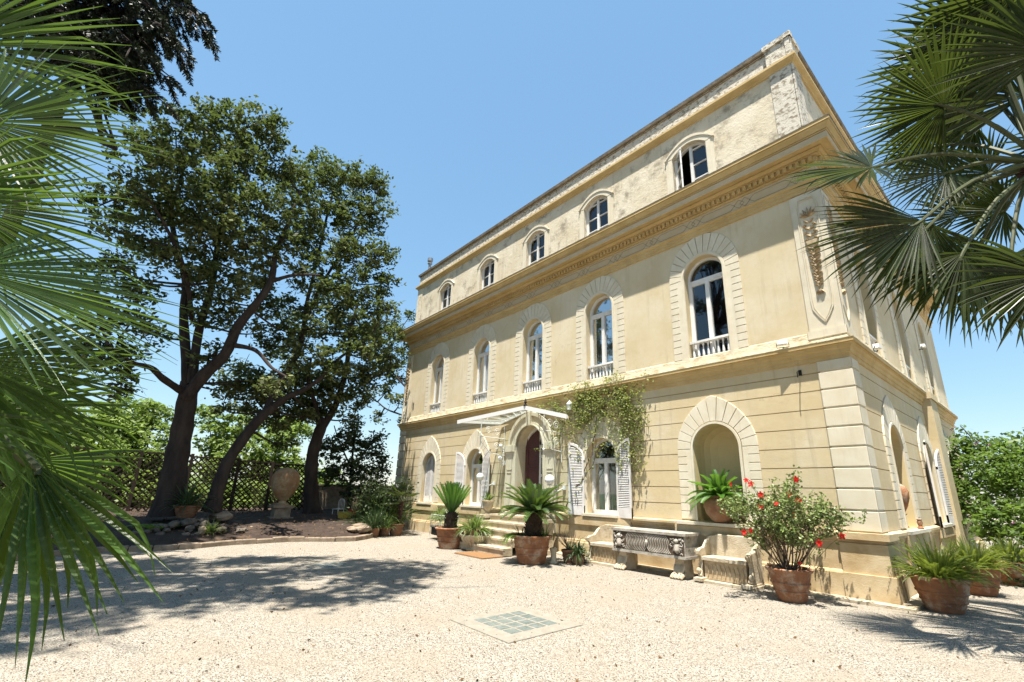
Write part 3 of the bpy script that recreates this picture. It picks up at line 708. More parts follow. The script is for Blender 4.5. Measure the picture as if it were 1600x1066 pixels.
rv = MB(); out = [(dc-dr,dz0)] + arch_pts(dc, dr, dzs) + [(dc+dr,dz0)]
for i in range(len(out)-1): rv.q(F(*out[i],0), F(*out[i+1],0), F(*out[i+1],-.42), F(*out[i],-.42))
rv.q(F(dc-dr,dz0,.1), F(dc+dr,dz0,.1), F(dc+dr,dz0,-1.5), F(dc-dr,dz0,-1.5)); rv.build('reveal', K['wall2'], portal)
dl = MB(); dh = dzs - dz0
def DM(u, v, w): return F(dc-dr+.03+u*.92, v, -.30-u*.35+w)
poly = [(0,dz0)] + [(u, dzs + math.sqrt(max(0,dr**2-(dr-u)**2))*.97) for u in (0,.05,.12,.22,.34,.48,.61)] + [(.61,dz0)]
dl.prism(DM, poly, -.05, 0)
for v0, v1 in ((1.05,1.5),(1.6,2.3),(2.4,2.95)): strip(dl, DM, [(.1,v0),(.52,v0),(.52,v1),(.1,v1)], 0, .018, .012)
dl.build('door_leaf', K['door'], villa)
dg = MB()
dg.mbox(F, dc+.02, dc+.10, dz0, 3.45, -.40, -.34); dg.mbox(F, dc+dr-.10, dc+dr, dz0, 3.0, -.40, -.34)
for z in (.92,1.25,2.05,2.62,2.95): dg.mbox(F, dc+.1, dc+dr-.1, z, z+.075, -.395, -.345)
ring(dg, F, dc+.31, dzs+.04, dzs+.04, .22, .30, -.40, -.34, 12); ring(dg, F, dc, dzs, dzs-.01, dr-.07, dr, -.41, -.33)
dgo = dg.build('glazed_door', K['white'], villa)
pn = MB(); pn.q(F(dc+.05,dz0,-.37), F(dc+dr,dz0,-.37), F(dc+dr,dzs,-.37), F(dc+.4,dzs+.45,-.37), F(dc+.05,dzs+.55,-.37)); pn.build('pane', K['glass'], dgo)
rm = MB(); room(F, dc, dr, dz0, 3.7, -.43, rm, 2.2); rm.build('hall', K['dark'], portal)
st = MB()
nst = 5
for i in range(nst):
    z1 = .92 - i*.18; st.box(dc-.98-i*.05, dc+.98+i*.05, -.45-(i+1)*.29, -.45-i*.29+.0 if i else 0.0, max(0, z1-.18) + (.0), z1 - .0)
    st.box(dc-.985-i*.05, dc+.985+i*.05, -.45-(i+1)*.29-.025, -.45-(i+1)*.29+.05, z1-.045, z1+.004)
st.build('entrance_steps', K['stone'], villa)
# glass canopy on white iron frame
cn = MB(); Lt, Pk, Rt = Vector((-11.0,-1.3,3.78)), Vector((-7.95,-.95,3.96)), Vector((-6.4,-.8,3.56))
WL, WP, WR = Vector((-10.25,-.06,3.80)), Vector((-8.9,-.06,4.08)), Vector((-7.25,-.06,3.78))
def bar(mb, a, b, h=.05, t=.03):
    a, b = Vector(a), Vector(b); d_ = (b-a).normalized(); n_ = d_.cross(Vector((0,0,1))).normalized()*t/2; u_ = Vector((0,0,h/2))
    mb.q(a-n_-u_, b-n_-u_, b+n_-u_, a+n_-u_); mb.q(a-n_+u_, a+n_+u_, b+n_+u_, b-n_+u_)
    mb.q(a-n_-u_, a-n_+u_, b-n_+u_, b-n_-u_); mb.q(a+n_-u_, b+n_-u_, b+n_+u_, a+n_+u_)
    mb.q(a-n_-u_, a+n_-u_, a+n_+u_, a-n_+u_); mb.q(b-n_-u_, b-n_+u_, b+n_+u_, b+n_-u_)
bar(cn, Lt, Pk, .12, .05); bar(cn, Pk, Rt, .12, .05); bar(cn, WL, WP, .06, .04); bar(cn, WP, WR, .06, .04); bar(cn, Lt, WL, .06, .04); bar(cn, Rt, WR, .06, .04); bar(cn, Pk, WP, .07, .04)
for t_ in (.2,.4,.6,.8): bar(cn, Lt.lerp(Pk,t_), WL.lerp(WP,t_), .035, .025)
for t_ in (.33,.66): bar(cn, Pk.lerp(Rt,t_), WP.lerp(WR,t_), .035, .025)
cno = cn.build('canopy', K['whiteiron'], villa)
gl = MB(); gl.q(Lt+Vector((0,0,.03)), Pk+Vector((0,0,.03)), WP+Vector((0,0,.03)), WL+Vector((0,0,.03))); gl.q(Pk+Vector((0,0,.03)), Rt+Vector((0,0,.03)), WR+Vector((0,0,.03)), WP+Vector((0,0,.03))); gl.build('canopy_glass', K['canglass'], cno)
fn = MB(); fn.lathe([(.05,0),(.06,.03),(.02,.06),(.045,.11),(.03,.16),(.003,.24)], Pk+Vector((0,0,.05)), 10); fn.build('finial', K['iron'], cno, True)
def scroll(c, r0, turns, plane='xz', n=26, flip=1):
    out = []
    for i in range(n+1):
        t_ = i/n; a = t_*turns*2*math.pi; r = r0*(1-t_*.85)
        dx, dz = r*math.cos(a)*flip, r*math.sin(a)
        out.append((c[0]+dx, c[1], c[2]+dz) if plane == 'xz' else (c[0], c[1]+dx, c[2]+dz))
    return out
for x, yb in ((-10.05,-1.0),(-7.35,-.75)):
    z = 3.72; br = MB()
    br.tube([(x,yb,z),(x,yb,z-.95)], .014, 6); br.tube([(x,0,z-.45),(x,yb,z-.45)], .014, 6); br.tube([(x,0,z-1.0),(x,yb*.6,z-.95),(x,yb,z-.6),(x,yb,z-.45)], .014, 6)
    br.tube([(x,-.03,z),(x,-.03,z-1.3)], .014, 6)
    for cc in ((x,yb*.35,z-.25),(x,yb*.7,z-.22),(x,yb*.35,z-.72)): br.tube(scroll(cc, .13, 1.8, 'yz'), .009, 5)
    br.ball((x,yb,z-.98), .035, 8); br.tube([(x-.16,yb,z-.45),(x+.16,yb,z-.45)], .010, 5)
    br.build('canopy_bracket', K['whiteiron'], cno, True)
# chimney flue
ch = MB(); p0 = at(671, 421, 22.3)
ch.lathe([(.07,-.3),(.07,.28),(.12,.30),(.12,.34),(.08,.36),(.08,.42),(.14,.45),(.14,.62),(.02,.66)], p0, 16)
tag(ch.build('flue', K['lead'], villa, True), None)
# threshold step strip along the wall foot
ft = MB(); ft.box(-7.6,.09,-.34,-.095,.0,.045); ft.box(.095,.34,-.34,7,.0,.045); ft.build('footing', K['stone'], villa)
# ------------------------------------------------------------------ foliage helpers
def blade(mb, p, d, L, w, droop=.5, n=5, fold=.25, side=None, r=rnd):
    """one strap shaped leaf: starts at p in direction d and bends down under its weight"""
    p = Vector(p); d = Vector(d).normalized(); cur = p.copy(); prev = None
    s_ = d.cross(Vector((0,0,1))) if side is None else Vector(side)
    if s_.length < .05: s_ = Vector((1,0,0))
    s_.normalize()
    for k in range(n+1):
        t = k/n; ww = w*(.55+.45*math.sin(math.pi*min(1, t*1.1)))*(1-t**3) + .0006
        up = s_.cross(d).normalized()
        a = cur - s_*ww/2 + up*ww*fold; b = cur + s_*ww/2 + up*ww*fold; c = cur
        if k == n: mb.v.append(tuple(cur)); e = len(mb.v)-1; mb.f += [(prev[0],prev[1],e),(prev[1],prev[2],e)]
        else:
            i = len(mb.v); mb.v += [tuple(a),tuple(c),tuple(b)]
            if prev: mb.f += [(prev[0],i,i+1,prev[1]),(prev[1],i+1,i+2,prev[2])]
            prev = (i,i+1,i+2)
        d = (d + Vector((0,0,-droop/n*(.4+1.6*t)))).normalized(); cur = cur + d*L/n
def tuft(mb, c, n, L, w, r0=.06, el=(20,80), droop=(.6,1.4), r=rnd, az=(0,360)):
    for i in range(n):
        a = R(r.uniform(*az)); e = R(r.uniform(*el)); rr = r.uniform(0, r0)
        d = (math.cos(a)*math.cos(e), math.sin(a)*math.cos(e), math.sin(e))
        blade(mb, (c[0]+rr*math.cos(a), c[1]+rr*math.sin(a), c[2]), d, L*r.uniform(.65,1.1), w*r.uniform(.8,1.2), r.uniform(*droop), r=r)
def leafq(mb, p, s, r=rnd, up=.0, long=1.7):
    """small bent two-face leaf at a random tilt"""
    a = Vector((r.gauss(0,1), r.gauss(0,1), r.gauss(0,.7)))
    if a.length < .01: a = Vector((1,0,0))
    a.normalize(); n_ = Vector((r.gauss(0,.6), r.gauss(0,.6), r.gauss(up,.6))); b = a.cross(n_)
    if b.length < .01: b = Vector((0,1,0))
    b.normalize(); n_ = b.cross(a)
    i = len(mb.v); L = s*long*.5
    mb.v += [tuple(p-a*L), tuple(p+b*s*.45-n_*s*.0+a*L*.1), tuple(p+a*L-n_*s*.2), tuple(p-b*s*.45+a*L*.1), tuple(p+n_*s*.12)]
    mb.f += [(i,i+1,i+4),(i+1,i+2,i+4),(i+2,i+3,i+4),(i+3,i,i+4)]
def leafs(mb, p, s, r=rnd, long=1.6):
    a = Vector((r.gauss(0,1), r.gauss(0,1), r.gauss(0,.6))).normalized(); b = a.cross(Vector((r.gauss(0,.5), r.gauss(0,.5), r.gauss(.6,.6))))
    if b.length < .01: b = Vector((0,1,0))
    b.normalize(); i = len(mb.v); L = s*long*.5
    mb.v += [tuple(p-a*L), tuple(p+b*s*.42), tuple(p+a*L), tuple(p-b*s*.42)]; mb.f.append((i,i+1,i+2,i+3))
def frond(mb, p, d, L, nl, ll, lw, droop=.6, r=rnd, vee=.5, keel=.012, twist=0):
    """pinnate cycad frond: arching rachis with many stiff leaflets"""
    p = Vector(p); d = Vector(d).normalized(); cur = p.copy(); n = 12; pts = [cur.copy()]; ds = [d.copy()]
    for k in range(n):
        d = (d + Vector((0,0,-droop/n*(.3+1.7*k/n)))).normalized(); cur = cur + d*L/n; pts.append(cur.copy()); ds.append(d.copy())
    mb.tube(pts, [keel*(1-.7*i/n) for i in range(n+1)], 4, False)
    for k in range(nl):
        t = .10 + .89*k/nl; i = min(n-1, int(t*n)); f = t*n-i; q = pts[i].lerp(pts[i+1], f); dd = ds[i]
        s_ = dd.cross(Vector((0,0,1)));  
        if s_.length < .05: s_ = Vector((math.cos(twist),math.sin(twist),0))
        s_.normalize(); up = s_.cross(dd).normalized()
        le = ll*(.35+.65*math.sin(math.pi*min(1,(t*.93+.07))**.8))
        for sg in (-1, 1):
            dr = (s_*sg*.85 + up*vee + dd*.55).normalized(); tip = q + dr*le + Vector((0,0,-le*.12)); wv = dd*lw
            j = len(mb.v); mb.v += [tuple(q-wv*.5), tuple(q+wv*.5), tuple(q+dr*le*.6+wv*.45), tuple(tip), tuple(q+dr*le*.6-wv*.45)]
            mb.f.append((j,j+1,j+2,j+3,j+4))

# ------------------------------------------------------------------ pots
def pot_profile(r0, r1, h, rim=.035, bands=(.35,.62)):
    """r0 foot radius, r1 mouth radius"""
    pr_ = [(r0*.96,0),(r0,.012),(r0*1.0,.03)]
    f = lambda t: r0+(r1-r0)*(t**.85)
    for t in [i/30 for i in range(1, 30)]:
        x = f(t)
        for b in bands:
            if abs(t-b) < .03: x += .016
        pr_.append((x, t*(h-rim*1.6)))
    pr_ += [(r1*1.0,h-rim*1.7),(r1*1.07,h-rim*1.5),(r1*1.12,h-rim*.8),(r1*1.12,h-rim*.3),(r1*1.06,h),(r1*.97,h),(r1*.93,h-.05),(r1*.90,h-.07)]
    return pr_
def pot(parent, r0, r1, h, m_='terra', name='pot', n=40, rimlobes=False):
    b = MB(); b.lathe(pot_profile(r0, r1, h), (0,0,0), n, wob=.006); o = b.build(name, K[m_], parent, True)
    s = MB(); s.lathe([(r1*.92,h-.075),(r1*.5,h-.05),(.01,h-.045)], (0,0,0), 20, wob=.02); s.build('soil', K['soil'], o, True)
    return o

# big cycad in front of the door
t = thing('potted_cycad', 'huge cycad with wide arching fronds in the largest terracotta pot, in front of the door', 'potted plant', (-6.43,-1.95,0), .3)
pot(t, .31, .43, .62)
b = MB(); r_ = random.Random(3)
b.lathe([(.12,.5),(.17,.62),(.20,.78),(.19,.95),(.15,1.1),(.08,1.16)], (.05,0,0), 16, wob=.05)
for i in range(110):
    a = r_.uniform(0,6.28); z = r_.uniform(.56,1.12); q_ = Vector((.05+.18*math.cos(a), .18*math.sin(a), z)); b.tube([q_, q_+Vector((math.cos(a)*.06, math.sin(a)*.06, .06))], [.022,.006], 4)
b.build('trunk', K['cyctrunk'], t)
b = MB()
for i in range(54):
    a = i*2.399+r_.uniform(-.2,.2); e = R(80 - 82*(i/54)**.9 + r_.uniform(-6,6)); L = r_.uniform(.85,1.05)*(1 if i > 8 else .75)
    frond(b, (.05+.05*math.cos(a),.05*math.sin(a),1.12), (math.cos(a)*math.cos(e),math.sin(a)*math.cos(e),math.sin(e)), L*.95, 62, .17, .0115, r_.uniform(.45,.95), r_, .35)
b.build('fronds', K['cyc'], t)
b = MB(); tuft(b, (-.22,-.1,.55), 60, .42, .016, .16, (15,80), (.9,1.8), r_); b.build('fern_undergrowth', K['strapd'], t)
b = MB()
for i in range(40):
    a = r_.uniform(2.6,4.4); frond(b, (.36*math.cos(a),.36*math.sin(a),.58), (math.cos(a),math.sin(a),.5), r_.uniform(.3,.55), 22, .05, .012, 2.2, r_, .1, .003)
b.build('trailing_fern', K['lime'], t)
b = MB(); tuft(b, (.3,.1,.55), 30, .45, .02, .06, (20,75), (.5,1.2), r_); b.build('side_leaves', K['strap'], t)

# cycad with upright fronds
t = thing('potted_cycad', 'cycad with bright green fronds held upright in a banded terracotta pot, left of the steps', 'potted plant', (-9.81,-2.05,0), 1.1)
pot(t, .29, .40, .56)
b = MB(); b.lathe([(.16,.45),(.17,.6),(.16,.75),(.17,.9),(.12,.98)], (0,0,0), 14, wob=.06)
for i in range(90):
    a = r_.uniform(0,6.28); z = r_.uniform(.5,.95); q_ = Vector((.155*math.cos(a), .155*math.sin(a), z)); b.tube([q_, q_+Vector((math.cos(a)*.05, math.sin(a)*.05, .05))], [.022,.006], 4)
b.build('trunk', K['cyctrunk'], t)
b = MB()
for i in range(46):
    a = i*2.399; e = R(84 - 34*(i/46) + r_.uniform(-3,3)); frond(b, (.05*math.cos(a),.05*math.sin(a),.95), (math.cos(a)*math.cos(e),math.sin(a)*math.cos(e),math.sin(e)), r_.uniform(.82,.95), 50, .11, .014, .12, r_, .7)
b.build('fronds', K['cycb'], t)

# stone urn planter with strap leaves at the left of the steps
t = thing('stone_planter', 'low pale stone urn overflowing with strap leaves, at the foot of the steps', 'planter', (-9.05,-1.75,0))
b = MB(); b.lathe([(.20,0),(.21,.05),(.17,.08),(.19,.12),(.30,.26),(.36,.34),(.38,.37),(.38,.41),(.33,.41),(.30,.36)], (0,0,0), 32, wob=.01)
for i in range(20):
    a = i*2*math.pi/20; b.tube([(.20*math.cos(a),.20*math.sin(a),.10),(.29*math.cos(a),.29*math.sin(a),.24),(.355*math.cos(a),.355*math.sin(a),.33)], [.014,.022,.016], 5)
b.build('bowl', K['stone'], t, True)
b = MB(); b.lathe([(.24,.36),(.25,.5),(.26,.55),(.22,.56)], (0,0,0), 20); b.build('inner_pot', K['terra2'], t, True)
b = MB(); tuft(b, (0,0,.5), 210, .62, .030, .22, (10,85), (.8,2.2), r_); b.build('leaves', K['strap'], t)

# iron plant stand with trough and leaves, next to the upright cycad
t = thing('plant_stand', 'white iron plant stand holding a dark trough of strap leaves, below the closed shutters', 'plant stand', (-11.65,-1.15,0), -.15)
b = MB()
for x in (-.75,.75):
    for y in (-.16,.16): b.tube([(x,y,0),(x,y,.78)], .014, 6)
for i in range(17):
    x = -.75+1.5*i/16; b.tube([(x,-.16,.40),(x,-.16,.78)], .007, 5)
for z in (.40,.78): b.tube([(-.75,-.16,z),(.75,-.16,z)], .012, 6); b.tube([(-.75,.16,z),(.75,.16,z)], .012, 6)
b.build('frame', K['whiteiron'], t)
b = MB(); b.box(-.7,.7,-.14,.14,.14,.40); b.box(-.73,.73,-.17,.17,.37,.42); b.build('trough', K['iron'], t)
b = MB()
for x in (-.55,-.2,.15,.5): tuft(b, (x,0,.62), 70, .55, .028, .12, (10,85), (.8,2.2), r_)
b.build('leaves', K['strap'], t)

# hibiscus
t = thing('potted_hibiscus', 'loose hibiscus shrub full of red flowers in a wide terracotta pot near the villa corner', 'potted shrub', (-1.12,-1.02,0))
pot(t, .20, .32, .50, 'terra')
b = MB(); lv = MB(); tips = []; r_ = random.Random(11)
def grow(p, d, L, rad, lvl):
    n = 4; pts = [p.copy()]; rr = [rad]
    for k in range(n):
        d = (d + Vector((r_.gauss(0,.13), r_.gauss(0,.13), r_.gauss(.02,.08)))).normalized(); p = p + d*L/n; pts.append(p.copy()); rr.append(rad*(1-.45*(k+1)/n))
        if lvl >= 1:
            for _ in range(1 if lvl == 1 else 3): leafq(lv, p+Vector((r_.gauss(0,.035), r_.gauss(0,.035), r_.gauss(0,.03))), r_.uniform(.028,.05), r_)
    b.tube(pts, rr, 5, False)
    if lvl < 3:
        for _ in range(3 if lvl == 0 else r_.choice((2,2,3))):
            q_ = r_.choice(pts[2:]); s_ = Vector((r_.gauss(0,.55), r_.gauss(0,.55), r_.gauss(.1,.3))); grow(q_, (d+s_).normalized(), L*r_.uniform(.5,.75), rad*.55, lvl+1)
    else: tips.append(p)
for i in range(18):
    a = i*2.399; e = R(r_.uniform(46,86)); grow(Vector((.06*math.cos(a),.06*math.sin(a),.42)), Vector((math.cos(a)*math.cos(e),math.sin(a)*math.cos(e),math.sin(e))), r_.uniform(.6,.85), .013, 0)
b.build('stems', K['twig'], t); lv.build('leaves', K['hib'], t)
def flower(p, d, s):
    f = MB(); d = d.normalized(); a = d.cross(Vector((0,0,1))).normalized(); c = a.cross(d)
    for k in range(5):
        an = k*2*math.pi/5+.3; e = a*math.cos(an)+c*math.sin(an); pe = d.cross(e)
        i = len(f.v); f.v += [tuple(p), tuple(p+e*s*.55+pe*s*.38+d*s*.35), tuple(p+e*s*1.05+pe*s*.2+d*s*.22), tuple(p+e*s*1.05-pe*s*.25+d*s*.28), tuple(p+e*s*.5-pe*s*.38+d*s*.3), tuple(p+e*s*.6+d*s*.2)]
        f.f += [(i,i+1,i+5),(i+1,i+2,i+5),(i+2,i+3,i+5),(i+3,i+4,i+5),(i+4,i,i+5)]
    f.tube([p, p+d*s*1.2], [s*.06,s*.10], 5)
    return f
toc = (CAM - Vector((-1.1,-1,1.2))).normalized(); base = Vector(t.location)
for (u, v) in ((1166,751),(1174,757),(1189,773),(1188,791),(1213,788),(1234,773),(1247,783),(1241,804),(1243,750),(1244,748),(1174,829),(1162,832),(1315,838),(1249,880),(1143,757),(1279,849)):
    p = at(u, v, 9.0 + r_.uniform(-.35,.3)) - base
    s = .055 if v < 870 else .04
    flower(p, toc + Vector((r_.gauss(0,.5), r_.gauss(0,.3), r_.gauss(0,.4))), s*r_.uniform(.75,1.1)).build('flower', K['red'], t)
    st_ = MB(); q_ = Vector((p.x*.55, p.y*.6, max(.55, p.z-.35))); st_.tube([q_, q_.lerp(p,.5)+Vector((0,0,.03)), p], [.006,.004,.003], 4, False)
    for k in range(9): leafq(st_, q_.lerp(p, r_.uniform(.2,.95))+Vector((r_.gauss(0,.04),r_.gauss(0,.04),r_.gauss(0,.03))), r_.uniform(.03,.05), r_)
    st_.build('flowering_twig', K['hib'], t)

# ferns at the right of the corner
def fern_pot(loc, r0, r1, h, label, n, L, seed, m_='fern', rot=0):
    t = thing('potted_fern', label, 'potted plant', loc, rot, 'potted ferns beside the villa corner'); pot(t, r0, r1, h, 'terra'); rr = random.Random(seed); b = MB()
    for i in range(n):
        a = rr.uniform(0,6.283); e = R(rr.uniform(22,88)); q_ = (r1*.6*math.cos(a)*rr.random(), r1*.6*math.sin(a)*rr.random(), h-.08)
        frond(b, q_, (math.cos(a)*math.cos(e), math.sin(a)*math.cos(e), math.sin(e)), L*rr.uniform(.55,1.0), 30, .038, .010, rr.uniform(.6,1.6), rr, .35, .004)
    b.build('fronds', K[m_], t)
fern_pot((.60,.22,0), .22, .36, .50, 'bushy fern in a dark terracotta pot, nearest to the villa corner', 330, .70, 21, 'fern')
fern_pot((.78,2.55,0), .22, .34, .48, 'yellow green fern in the terracotta pot second from the villa corner', 240, .62, 22, 'fern')
fern_pot((1.15,4.6,0), .22, .34, .46, 'fern in a terracotta pot farthest from the villa corner, next to the hedge', 200, .6, 23, 'fern')

# cycad in the niche
t = thing('niche_cycad', 'small cycad in a round brown jar standing inside the front niche', 'potted plant', (-2.70,-.02,1.085), s=1.12)
b = MB(); b.lathe([(.13,0),(.17,.03),(.26,.14),(.30,.27),(.28,.37),(.22,.43),(.23,.46),(.19,.46),(.17,.42)], (0,0,0), 32, wob=.02); b.build('jar', K['terra2'], t, True)
b = MB(); r_ = random.Random(5)
for i in range(44):
    a = i*2.399; e = R(80 - 88*(i/44)**.8 + r_.uniform(-5,5)); frond(b, (.03*math.cos(a),.03*math.sin(a),.46), (math.cos(a)*math.cos(e),math.sin(a)*math.cos(e),math.sin(e)), r_.uniform(.52,.64)*(1.0 if i > 14 else .85), 34, .11, .015, r_.uniform(.5,1.1), r_, .4, .007)
b.build('fronds', K['cycb'], t)

# amphora and small vase in the side niche
t = tag((lambda b: (b.lathe([(.06,0),(.08,.03),(.14,.14),(.19,.30),(.20,.42),(.16,.52),(.08,.58),(.075,.64),(.10,.66)], (-.14,2.42,1.35), 28), b.lathe([(.09,0),(.10,.02),(.05,.06),(.05,.2),(.11,.26)], (-.14,2.42,1.085), 20), b.build('amphora', K['terra'], None, True))[-1])(MB()), 'terracotta amphora on a small foot inside the niche of the side wall', 'amphora')
b = MB(); b.lathe([(.05,0),(.055,.02),(.03,.05),(.05,.12),(.035,.16),(.05,.18)], (.10,2.62,1.065), 16)
tag(b.build('small_vase', K['terra'], None, True), 'tiny terracotta vase on the sill under the side niche', 'vase')

# ------------------------------------------------------------------ sarcophagus and benches
t = thing('marble_sarcophagus', 'grey marble sarcophagus with wavy fluting and carved figures, raised on feet between two benches', 'sarcophagus', (-3.92,-.64,0))
x0, x1, y0, y1, z0, z1 = -.93, .86, -.26, .26, .38, .86
b = MB(); b.box(x0,x1,y0,y1,z0+.05,z1-.05); b.box(x0-.03,x1+.03,y0-.03,y1+.03,z1-.05,z1); b.box(x0-.02,x1+.02,y0-.02,y1+.02,z0,z0+.05)
b.box(x0+.09,x1-.09,y0+.09,y1-.09,z1,z1+.003); b.build('chest', K['marble'], t)
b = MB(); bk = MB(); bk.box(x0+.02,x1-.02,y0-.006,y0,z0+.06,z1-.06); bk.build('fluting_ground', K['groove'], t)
n = 26; xl, xr = x0+.36, x1-.36; xm = (xl+xr)/2
for i in range(n):
    u = xl + (xr-xl)*(i+.5)/n; pts = []; sg = 1 if u < xm else -1
    for k in range(11):
        tt = k/10; pts.append((u + sg*(.035*math.sin(2*math.pi*tt)+.11*(tt-.5)), y0-.008, z0+.07+(z1-z0-.14)*tt))
    b.tube(pts, .0085, 5, False)
b.lathe([(.005,0),(.03,.04),(.035,.08),(.005,.14)], (xm,y0-.015,z0+.17), 10)
b.build('wavy_fluting', K['marble'], t)
rr = random.Random(8)
for cx in (x0+.18, x1-.18):
    b = MB()
    b.ball((cx, y0-.02, z0+.33), .045, 8); b.lathe([(.03,0),(.06,.04),(.055,.12),(.03,.16)], (cx,y0-.015,z0+.12), 10)
    for k in range(34):
        a = rr.uniform(0,6.28); q_ = Vector((cx+rr.uniform(-.13,.13), y0-.004, z0+.24+rr.uniform(-.16,.16))); b.tube([q_, q_+Vector((math.cos(a)*.035,-.012,math.sin(a)*.035)), q_+Vector((math.cos(a+1)*.06,0,math.sin(a+1)*.06))], [.012,.014,.006], 5)
    b.build('carved_figure', K['marble'], t, True)
for cx in (x0+.16, x1-.22):
    b = MB()
    b.prism(lambda u, v, w: (cx+u, w, v), [(-.13,0),(.13,0),(.12,.10),(.09,.38),(-.09,.38),(-.12,.10)], -.14, .20, .02)
    for k in range(4): b.tube([(cx-.10+.065*k,-.12,.10),(cx-.11+.07*k,-.24,.06),(cx-.11+.07*k,-.30,.02)], [.045,.04,.03], 7)
    for k in range(6): b.tube([(cx-.1+.04*k,-.10,.30),(cx-.1+.04*k,-.16,.2),(cx-.08+.03*k,-.20,.10)], [.02,.03,.03], 6)
    b.build('lion_foot', K['stone'], t, True)
def bench(loc, label, W=.56, rot=0):
    t = thing('stone_bench', label, 'bench', loc, rot, 'stone benches beside the sarcophagus'); h = W
    b = MB(); X = lambda u, v, w: (u, -w, v)
    b.prism(X, [(-h,.38),(h,.38),(h,.80),(h-.12,.83),(h-.2,.86),(-h+.2,.86),(-h+.12,.83),(-h,.80)], -.10, 0, .012); b.build('backrest', K['stone'], t)
    b = MB(); b.prism(X, [(-h+.06,.40),(h-.06,.40),(h-.06,.46),(-h+.06,.46)], 0, .42, .012); b.build('seat', K['stone'], t)
    b = MB(); b.prism(X, [(-h+.09,.06),(h-.09,.06),(h-.09,.40),(-h+.09,.40)], -.08, .36)
    for k in range(9): 
        cx = -h+.16+(2*h-.32)*k/8; b.tube([(cx,-.362,.12),(cx+.02,-.368,.22),(cx-.01,-.364,.33)], .012, 5)
    b.build('carved_front', K['carved'], t)
    for sg in (-1, 1):
        b = MB(); c = sg*h
        A = lambda u, v, w: (c + sg*w*.5 - sg*.05, -u, v)
        b.prism(A, [(0,.06),(.36,.06),(.42,.12),(.36,.22),(.33,.36),(.38,.46),(.46,.50),(.46,.56),(.36,.60),(.2,.62),(.06,.74),(-.06,.80),(-.06,.06)], 0, .16, .012)
        b.tube([(c-.01,-.44,.54),(c+sg*.02,-.44,.54)], .055, 10); b.ball((c+sg*.01,-.40,.20), .05, 7)
        b.build('armrest', K['stone'], t)
    b = MB(); b.box(-h-.08,h+.08,-.50,.1,0,.05); b.box(-h-.05,-h+.13,-.56,.0,.03,.085); b.box(h-.13,h+.05,-.56,.0,.03,.085); b.build('base_slab', K['stone'], t)
bench((-5.25,-.30,0), 'pale stone bench with carved front, between the sarcophagus and the big cycad pot', .52)
bench((-2.40,-.30,0), 'pale stone bench under the niche, beside the hibiscus pot', .50)

# ------------------------------------------------------------------ small things by the steps
t = thing('door_mat', 'brown coir mat lying on the gravel in front of the steps', 'doormat', (-8.15,-2.22,0))
b = MB(); b.prism(lambda u, v, w: (u, v, w), [(-.62,-.32),(.62,-.32),(.62,.32),(-.62,.32)], .005, .03, .006); b.build('mat_pad', K['coir'], t)
b = MB()
for i in range(60): b.tube([(-.62+1.24*i/59,-.315,.018),(-.62+1.24*i/59+.01,-.345,.008)], .004, 4)
b.build('fringe', K['coir'], t)
# pedestals with urns flanking the steps
def pedestal_urn(loc, label, plant=True):
    t = thing('pedestal_urn', label, 'urn', loc, 0, 'urns on pedestals flanking the steps')
    b = MB(); b.box(-.24,.24,-.24,.24,0,.12); b.box(-.19,.19,-.19,.19,.12,.80); b.box(-.25,.25,-.25,.25,.80,.88); b.box(-.16,.16,-.205,-.19,.2,.72)
    b.build('pedestal', K['stone'], t)
    b = MB(); b.lathe([(.11,.88),(.12,.92),(.06,.95),(.07,1.0),(.14,1.06),(.17,1.16),(.16,1.24),(.21,1.28),(.21,1.31),(.17,1.31),(.15,1.26)], (0,0,0), 24); b.build('urn', K['stone'], t, True)
    b = MB(); rr = random.Random(int(loc[0]*10)); tuft(b, (0,0,1.26), 26, .36, .05, .05, (40,85), (.3,1.0), rr); b.build('leaves', K['strap'], t)
pedestal_urn((-10.0,-.62,0), 'stone urn with broad leaves on a pedestal, left of the door'); pedestal_urn((-7.45,-.62,0), 'stone urn on a pedestal right of the door, half hidden behind the big cycad')
# globe lamps
def globe(p, r, label, post=None, wall=True):
    t = thing('globe_lamp', label, 'lamp', tuple(p), 0, 'white globe lamps by the entrance')
    b = MB(); b.ball((0,0,0), r, 14); b.build('globe', K['globe'], t, True)
    b = MB(); b.lathe([(r*.5,-r*1.12),(r*.55,-r*1.0),(r*.3,-r*.9)], (0,0,0), 14)
    y_ = -p[1]
    b.tube([(0,0,-r),(0,.02,-r-.10),(0,y_*.5,-r-.16),(0,y_-.02,-r-.06)], .012, 6); b.tube(scroll((0,y_*.45,-r-.05), .07, 1.6, 'yz'), .007, 5); b.lathe([(.06,-.0),(.06,.12)], (0,y_-.02,-r-.12), 10)
    b.build('bracket', K['whiteiron'], t, True)
globe(Vector((-9.98,-.60,2.02))+Vector((-.55,0,.0)), .125, 'white globe lamp in front of the open shutter, left of the door')
globe(Vector((-7.25,-.60,1.92)), .135, 'white globe lamp above the big cycad, right of the door')
globe(Vector((-9.96,-.24,2.62)), .075, 'small white globe lamp left of the door, the lower of the pair')
globe(Vector((-9.96,-.24,3.02)), .062, 'small white globe lamp left of the door, the upper of the pair')
# wall lamp by the vine
t = thing('wall_lantern', 'white lantern fixed under the string course beside the canopy tip', 'lamp', (-6.95,-.12,4.02))
b = MB(); b.lathe([(.05,-.14),(.075,-.12),(.085,.02),(.10,.04),(.03,.12),(.015,.15)], (0,0,0), 12); b.build('lantern_body', K['globe'], t, True)
b = MB(); b.tube([(0,0,.14),(0,.06,.2),(0,.12,.12)], .01, 6); b.build('arm', K['whiteiron'], t)
